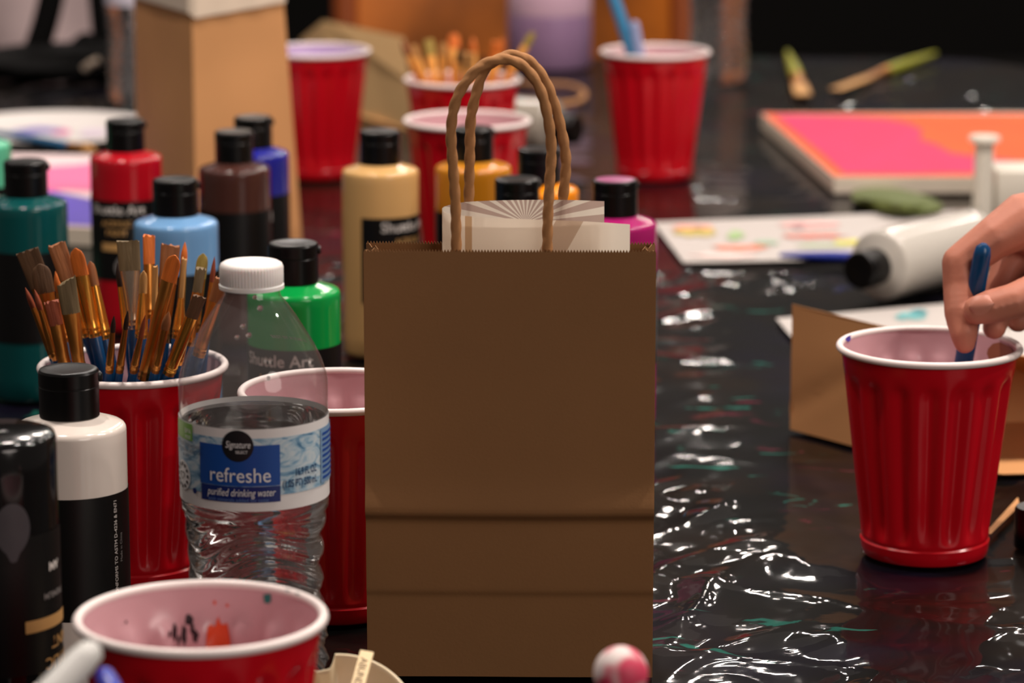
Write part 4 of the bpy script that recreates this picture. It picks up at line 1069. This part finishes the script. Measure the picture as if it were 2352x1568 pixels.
finish('strap', tube(spline([atY(x, y, q.y + 0.055) - Vector((q.x, q.y, 0)) for x, y in ((236, 180), (240, 90), (226, -60))], 30), 0.013, 10), M_bkc, t)
finish('strap', tube(spline([atY(x, y, q.y + 0.04) - Vector((q.x, q.y, 0)) for x, y in ((160, 150), (172, 115), (195, 92), (214, 98))], 20), 0.008, 10), M_bkc, t)
finish('buckle', tube([atY(x, y, q.y - 0.022) - Vector((q.x, q.y, 0)) for x, y in ((192, 160), (210, 146), (228, 138))], 0.0042, 10), mat('pale_metal', (210, 190, 170), 0.3, metal=0.8), t)
YG = at(120, 100, 0).y + 0.02
o = Vector((atY(60, 100, YG).x, YG, -0.74))
t = thing('jacket', 'pale pinkish grey jacket on a seat back behind the black tote bag', 'jacket', o)
bm = bmesh.new(); rows = []
for j in range(41):
    z = 0.2 + 0.72 * j / 40; row = []
    for i in range(64):
        a = 2 * PI * i / 64
        f = 1 + 0.10 * math.sin(a * 7 + 2 * math.sin(z * 9)) + 0.06 * noise.noise((math.cos(a) * 2, math.sin(a) * 2, z * 6))
        row.append((0.155 * math.cos(a) * f, 0.07 + 0.06 * math.sin(a) * f, z))
    rows.append(row)
rings(bm, rows, True, True)
finish('jacket_body', bm, mat('pale_cloth', (186, 164, 164), 0.85, var=(12, 0.12, 3)), t)
bm = bmesh.new(); box(bm, (-0.12, 0.03, 0.0), (0.12, 0.11, 0.21), bevel=0.01); finish('seat_back', bm, M_bkc, t)

# ------------------------------------------------------------------ table, plastic sheet, room
YE = at(1176, 128, 0).y
TX0, TX1, TY0 = -0.80, at(2352, 205, 0).x + 0.05, 0.62
RC = 0.16
def sdf(x, y):
    cx, cy = (TX0 + TX1) / 2, (TY0 + YE) / 2
    dx = abs(x - cx) - (TX1 - TX0) / 2 + RC; dy = abs(y - cy) - (YE - TY0) / 2 + RC
    return math.hypot(max(dx, 0), max(dy, 0)) + min(max(dx, dy), 0) - RC
def grad(x, y):
    e = 1e-4; g = Vector((sdf(x + e, y) - sdf(x - e, y), sdf(x, y + e) - sdf(x, y - e))); return g.normalized() if g.length else g
def ridge(x, y, s, k):
    n = noise.noise((x * s, y * s, k)); return (1 - abs(n) * 2.4)
FLAT = []
for pts in (((1500, 484), (2260, 604)), ((1700, 250), (2480, 440)), ((1783, 684), (2500, 850)), ((0, 250), (290, 345)), ((20, 352), (222, 530)), ((680, 45), (945, 285)), ((1815, 900), (2352, 1075))):
    a, b_ = at(*pts[0]), at(*pts[1]); FLAT.append((min(a.x, b_.x, at(pts[0][0], pts[1][1]).x), max(a.x, b_.x, at(pts[1][0], pts[0][1]).x), b_.y, a.y))
SPOT = [(at(x, y), r) for x, y, r in ((1650, 690, .045), (1790, 645, .04), (1760, 960, .03), (1700, 1180, .03), (1560, 1310, .035), (1730, 1230, .02), (1600, 1390, .03), (1950, 1510, .05), (2280, 1410, .035), (2290, 1240, .03), (1560, 610, .03), (1900, 625, .03), (2100, 190, .08), (2290, 235, .06), (1960, 245, .05), (740, 610, .04), (1700, 255, .05), (1680, 390, .05), (1310, 290, .05), (2150, 1520, .05), (1850, 1290, .02), (1560, 1130, .03), (930, 320, .04), (800, 1480, .03))]
def flat_mask(x, y):
    m = 1.0
    for x0_, x1_, y0_, y1_ in FLAT:
        dx = max(x0_ - x, x - x1_, 0); dy = max(y0_ - y, y - y1_, 0); m = min(m, math.hypot(dx, dy) / 0.03)
    return m
def sheet_z(x, y):
    """a sheet that lies mostly flat, with crumpled patches of sharp little creases"""
    g = 0.0
    for p, r in SPOT:
        q = ((x - p.x) ** 2 + (y - p.y) ** 2 * 0.5) / (r * r)
        if q < 9: g += math.exp(-q)
    g += 1.2 * max(0, noise.noise((x * 7, y * 5, 11)) - 0.22)
    g = min(1.3, g + 0.07) * min(1, flat_mask(x, y))
    wx = x + 0.010 * noise.noise((x * 18, y * 18, 9)); wy = y + 0.010 * noise.noise((x * 18, y * 18, 19))
    a = 0.0010 * noise.noise((x * 3.0, y * 5.0, 1))
    u_ = wx * 0.5 + wy * 0.866; v_ = wy * 0.5 - wx * 0.866
    b_ = max(0, ridge(u_ * 0.35, v_, 22.0, 5.0)) ** 1.5 * 0.0024
    c = abs(noise.noise((u_ * 28, v_ * 46, 8))) * 0.0012
    d_ = abs(noise.noise((x * 110, y * 90, 3))) * 0.00035
    e_ = max(0, ridge(wx * 0.5, wy, 7.0, 2.0)) ** 14 * 0.0010 * flat_mask(x, y)
    return -0.0022 + a * 0.6 + (b_ + c + d_) * g + e_
def m_sheet():
    m = mat('black_plastic_sheet', (22, 19, 18), 0.5, 0.024, coat=0.55)
    nt = m.node_tree; b = nt.nodes['Principled BSDF']; b.inputs['Coat Roughness'].default_value = 0.05; tc = nt.nodes.new('ShaderNodeTexCoord')
    def nz(scale, detail, stretch=(1, 1, 1), dist=0.0, rot=0.0, loc=(0, 0, 0)):
        mp = nt.nodes.new('ShaderNodeMapping'); mp.inputs['Scale'].default_value = stretch; mp.inputs['Rotation'].default_value = (0, 0, rot); mp.inputs['Location'].default_value = loc
        n = nt.nodes.new('ShaderNodeTexNoise'); n.inputs['Scale'].default_value = scale; n.inputs['Detail'].default_value = detail; n.inputs['Distortion'].default_value = dist
        nt.links.new(tc.outputs['Object'], mp.inputs[0]); nt.links.new(mp.outputs[0], n.inputs['Vector']); return n.outputs['Fac']
    def step(src, lo, hi):
        r = nt.nodes.new('ShaderNodeMapRange'); r.inputs['From Min'].default_value = lo; r.inputs['From Max'].default_value = hi; r.clamp = True
        nt.links.new(src, r.inputs['Value']); return r.outputs[0]
    def mul(a, b_):
        n = nt.nodes.new('ShaderNodeMath'); n.operation = 'MULTIPLY'; nt.links.new(a, n.inputs[0]); nt.links.new(b_, n.inputs[1]); return n.outputs[0]
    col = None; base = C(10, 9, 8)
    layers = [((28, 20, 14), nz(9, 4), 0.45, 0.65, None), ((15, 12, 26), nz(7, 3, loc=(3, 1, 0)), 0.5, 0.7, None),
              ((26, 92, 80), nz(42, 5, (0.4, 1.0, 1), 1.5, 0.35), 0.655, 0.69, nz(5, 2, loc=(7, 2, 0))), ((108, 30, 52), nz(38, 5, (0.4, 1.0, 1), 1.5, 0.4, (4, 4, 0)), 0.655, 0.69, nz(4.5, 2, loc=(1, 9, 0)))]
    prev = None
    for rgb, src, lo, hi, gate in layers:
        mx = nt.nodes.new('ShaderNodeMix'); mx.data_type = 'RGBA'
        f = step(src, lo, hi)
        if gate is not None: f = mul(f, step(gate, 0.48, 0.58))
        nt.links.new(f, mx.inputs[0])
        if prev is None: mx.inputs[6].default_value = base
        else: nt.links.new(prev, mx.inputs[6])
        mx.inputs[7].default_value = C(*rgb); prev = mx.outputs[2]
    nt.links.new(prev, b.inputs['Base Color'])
    bp = nt.nodes.new('ShaderNodeBump'); bp.inputs['Strength'].default_value = 0.12; bp.inputs['Distance'].default_value = 0.0006
    nt.links.new(nz(70, 3, (0.7, 1, 1), 0.8), bp.inputs['Height'])
    rg = nt.nodes.new('ShaderNodeTexNoise'); rg.noise_type = 'RIDGED_MULTIFRACTAL'; rg.inputs['Scale'].default_value = 17; rg.inputs['Detail'].default_value = 5; rg.inputs['Distortion'].default_value = 0.6
    mp = nt.nodes.new('ShaderNodeMapping'); mp.inputs['Scale'].default_value = (0.8, 1.0, 1); mp.inputs['Rotation'].default_value = (0, 0, 0.5)
    nt.links.new(tc.outputs['Object'], mp.inputs[0]); nt.links.new(mp.outputs[0], rg.inputs['Vector'])
    b2 = nt.nodes.new('ShaderNodeBump'); b2.inputs['Distance'].default_value = 0.0022; b2.inputs['Strength'].default_value = 0.5
    nt.links.new(rg.outputs['Fac'], b2.inputs['Height']); nt.links.new(bp.outputs[0], b2.inputs['Normal'])
    nt.links.new(b2.outputs[0], b.inputs['Normal']); nt.links.new(b2.outputs[0], b.inputs['Coat Normal'])
    return m
bm = bmesh.new(); rows = []
x0, x1, y0, y1 = -0.78, TX1 + 0.20, 0.95, YE + 0.24
st_x, st_y = 0.0032, 0.0036
nx_, ny_ = int((x1 - x0) / st_x), int((y1 - y0) / st_y)
for j in range(ny_ + 1):
    y = y0 + (y1 - y0) * j / ny_; row = []
    for i in range(nx_ + 1):
        x = x0 + (x1 - x0) * i / nx_
        s = sdf(x, y)
        if s <= 0: row.append((x, y, sheet_z(x, y)))
        else:
            g = grad(x, y); px_, py_ = x - g.x * s * 0.985, y - g.y * s * 0.985
            row.append((px_ + g.x * 0.004, py_ + g.y * 0.004, -0.005 - s + 0.0))
    rows.append(row)
rings(bm, rows, False, False, closed=False)
cl = finish('plastic_sheet', bm, m_sheet(), None, angle=180)
tag(cl, 'crinkled shiny black plastic sheet covering the whole table top', 'tablecloth')
tb_ = thing('table', 'long table hidden under the black plastic sheet', 'table', ((TX0 + TX1) / 2, (TY0 + YE) / 2, -0.74))
bm = bmesh.new(); hx, hy = (TX1 - TX0) / 2 - 0.005, (YE - TY0) / 2 - 0.005
prism_pts = []
for cx_, cy_, a0 in ((hx - RC, hy - RC, 0), (-hx + RC, hy - RC, 90), (-hx + RC, -hy + RC, 180), (hx - RC, -hy + RC, 270)):
    for k in range(9): a = math.radians(a0 + k * 11.25); prism_pts.append((cx_ + RC * math.cos(a), cy_ + RC * math.sin(a)))
prism(prism_pts, 0.705, 0.733, bm); finish('tabletop', bm, mat('dark_wood', (50, 36, 28), 0.5), tb_, smooth=False)
for sx_ in (-1, 1):
    for sy_ in (-1, 1):
        finish('leg', tube([(sx_ * (hx - 0.12), sy_ * (hy - 0.15), 0), (sx_ * (hx - 0.12), sy_ * (hy - 0.15), 0.706)], 0.02, 12), M_black, tb_)
def struct(name, lo, hi, m):
    bm = bmesh.new(); box(bm, lo, hi); o = finish(name, bm, m, smooth=False); o['kind'] = 'structure'; return o
M_wall = mat('dark_wall', (20, 19, 18), 0.9, 0.1)
struct('floor', (-5, -3, -0.80), (5, 9.6, -0.74), mat('dark_floor', (26, 22, 20), 0.6))
struct('wall_back', (-5, 9.6, -0.74), (5, 9.7, 3.2), M_wall)

# ------------------------------------------------------------------ light
def lamp(x, y, z, w, size, col=(1.0, 0.90, 0.82)):  # builds the ceiling lamps and the added fill
    l = bpy.data.lights.new('ceiling_lamp', 'AREA'); l.shape = 'DISK'; l.size = size; l.energy = w; l.color = col
    o = bpy.data.objects.new('ceiling_lamp', l); COL.objects.link(o); o.location = (x, y, z)
    return o
LW = 5.6
for i, x in enumerate((-1.9, -1.2, -0.45, 0.45, 1.2, 1.9)):
    for y in (1.72, 2.8, 3.9, 5.0, 6.2, 7.4, 8.6):
        lamp(x, y, 1.9, LW * (0.2 if x < -1 else 1.0) * (2.2 if y < 2 else 0.6 if y > 7 else 0.75), 0.07)
w = bpy.data.worlds.new('room'); bpy.context.scene.world = w; w.use_nodes = True
bg = w.node_tree.nodes['Background']; bg.inputs[0].default_value = (1.0, 0.86, 0.78, 1); bg.inputs[1].default_value = 0.085
fl_ = lamp(2.1, -1.5, 1.3, 33, 1.8, (1.0, 0.88, 0.80)); fl_.name = 'fill_light'; fl_.rotation_euler = (math.radians(62), 0, math.radians(36))  # added soft fill behind the camera, not a fixture of the room

# ------------------------------------------------------------------ camera
cam = bpy.data.cameras.new('camera'); co = bpy.data.objects.new('camera', cam); COL.objects.link(co)
co.location = CAM; co.rotation_euler = (PI / 2 - PT, 0, 0)
cam.sensor_width = 36; cam.lens = F * 36 / 2352; cam.clip_start = 0.05; cam.clip_end = 50
cam.dof.use_dof = True; cam.dof.focus_distance = 1.60; cam.dof.aperture_fstop = 10.5
sc = bpy.context.scene; sc.camera = co
sc.view_settings.view_transform = 'Standard'; sc.view_settings.look = 'None'; sc.view_settings.gamma = 1; sc.view_settings.use_curve_mapping = False
sc.view_settings.exposure = 0.42
sc.cycles.max_bounces = 12; sc.cycles.transparent_max_bounces = 24; sc.cycles.transmission_bounces = 12
sc.cycles.caustics_refractive = True; sc.cycles.caustics_reflective = False
sc.cycles.sample_clamp_indirect = 6
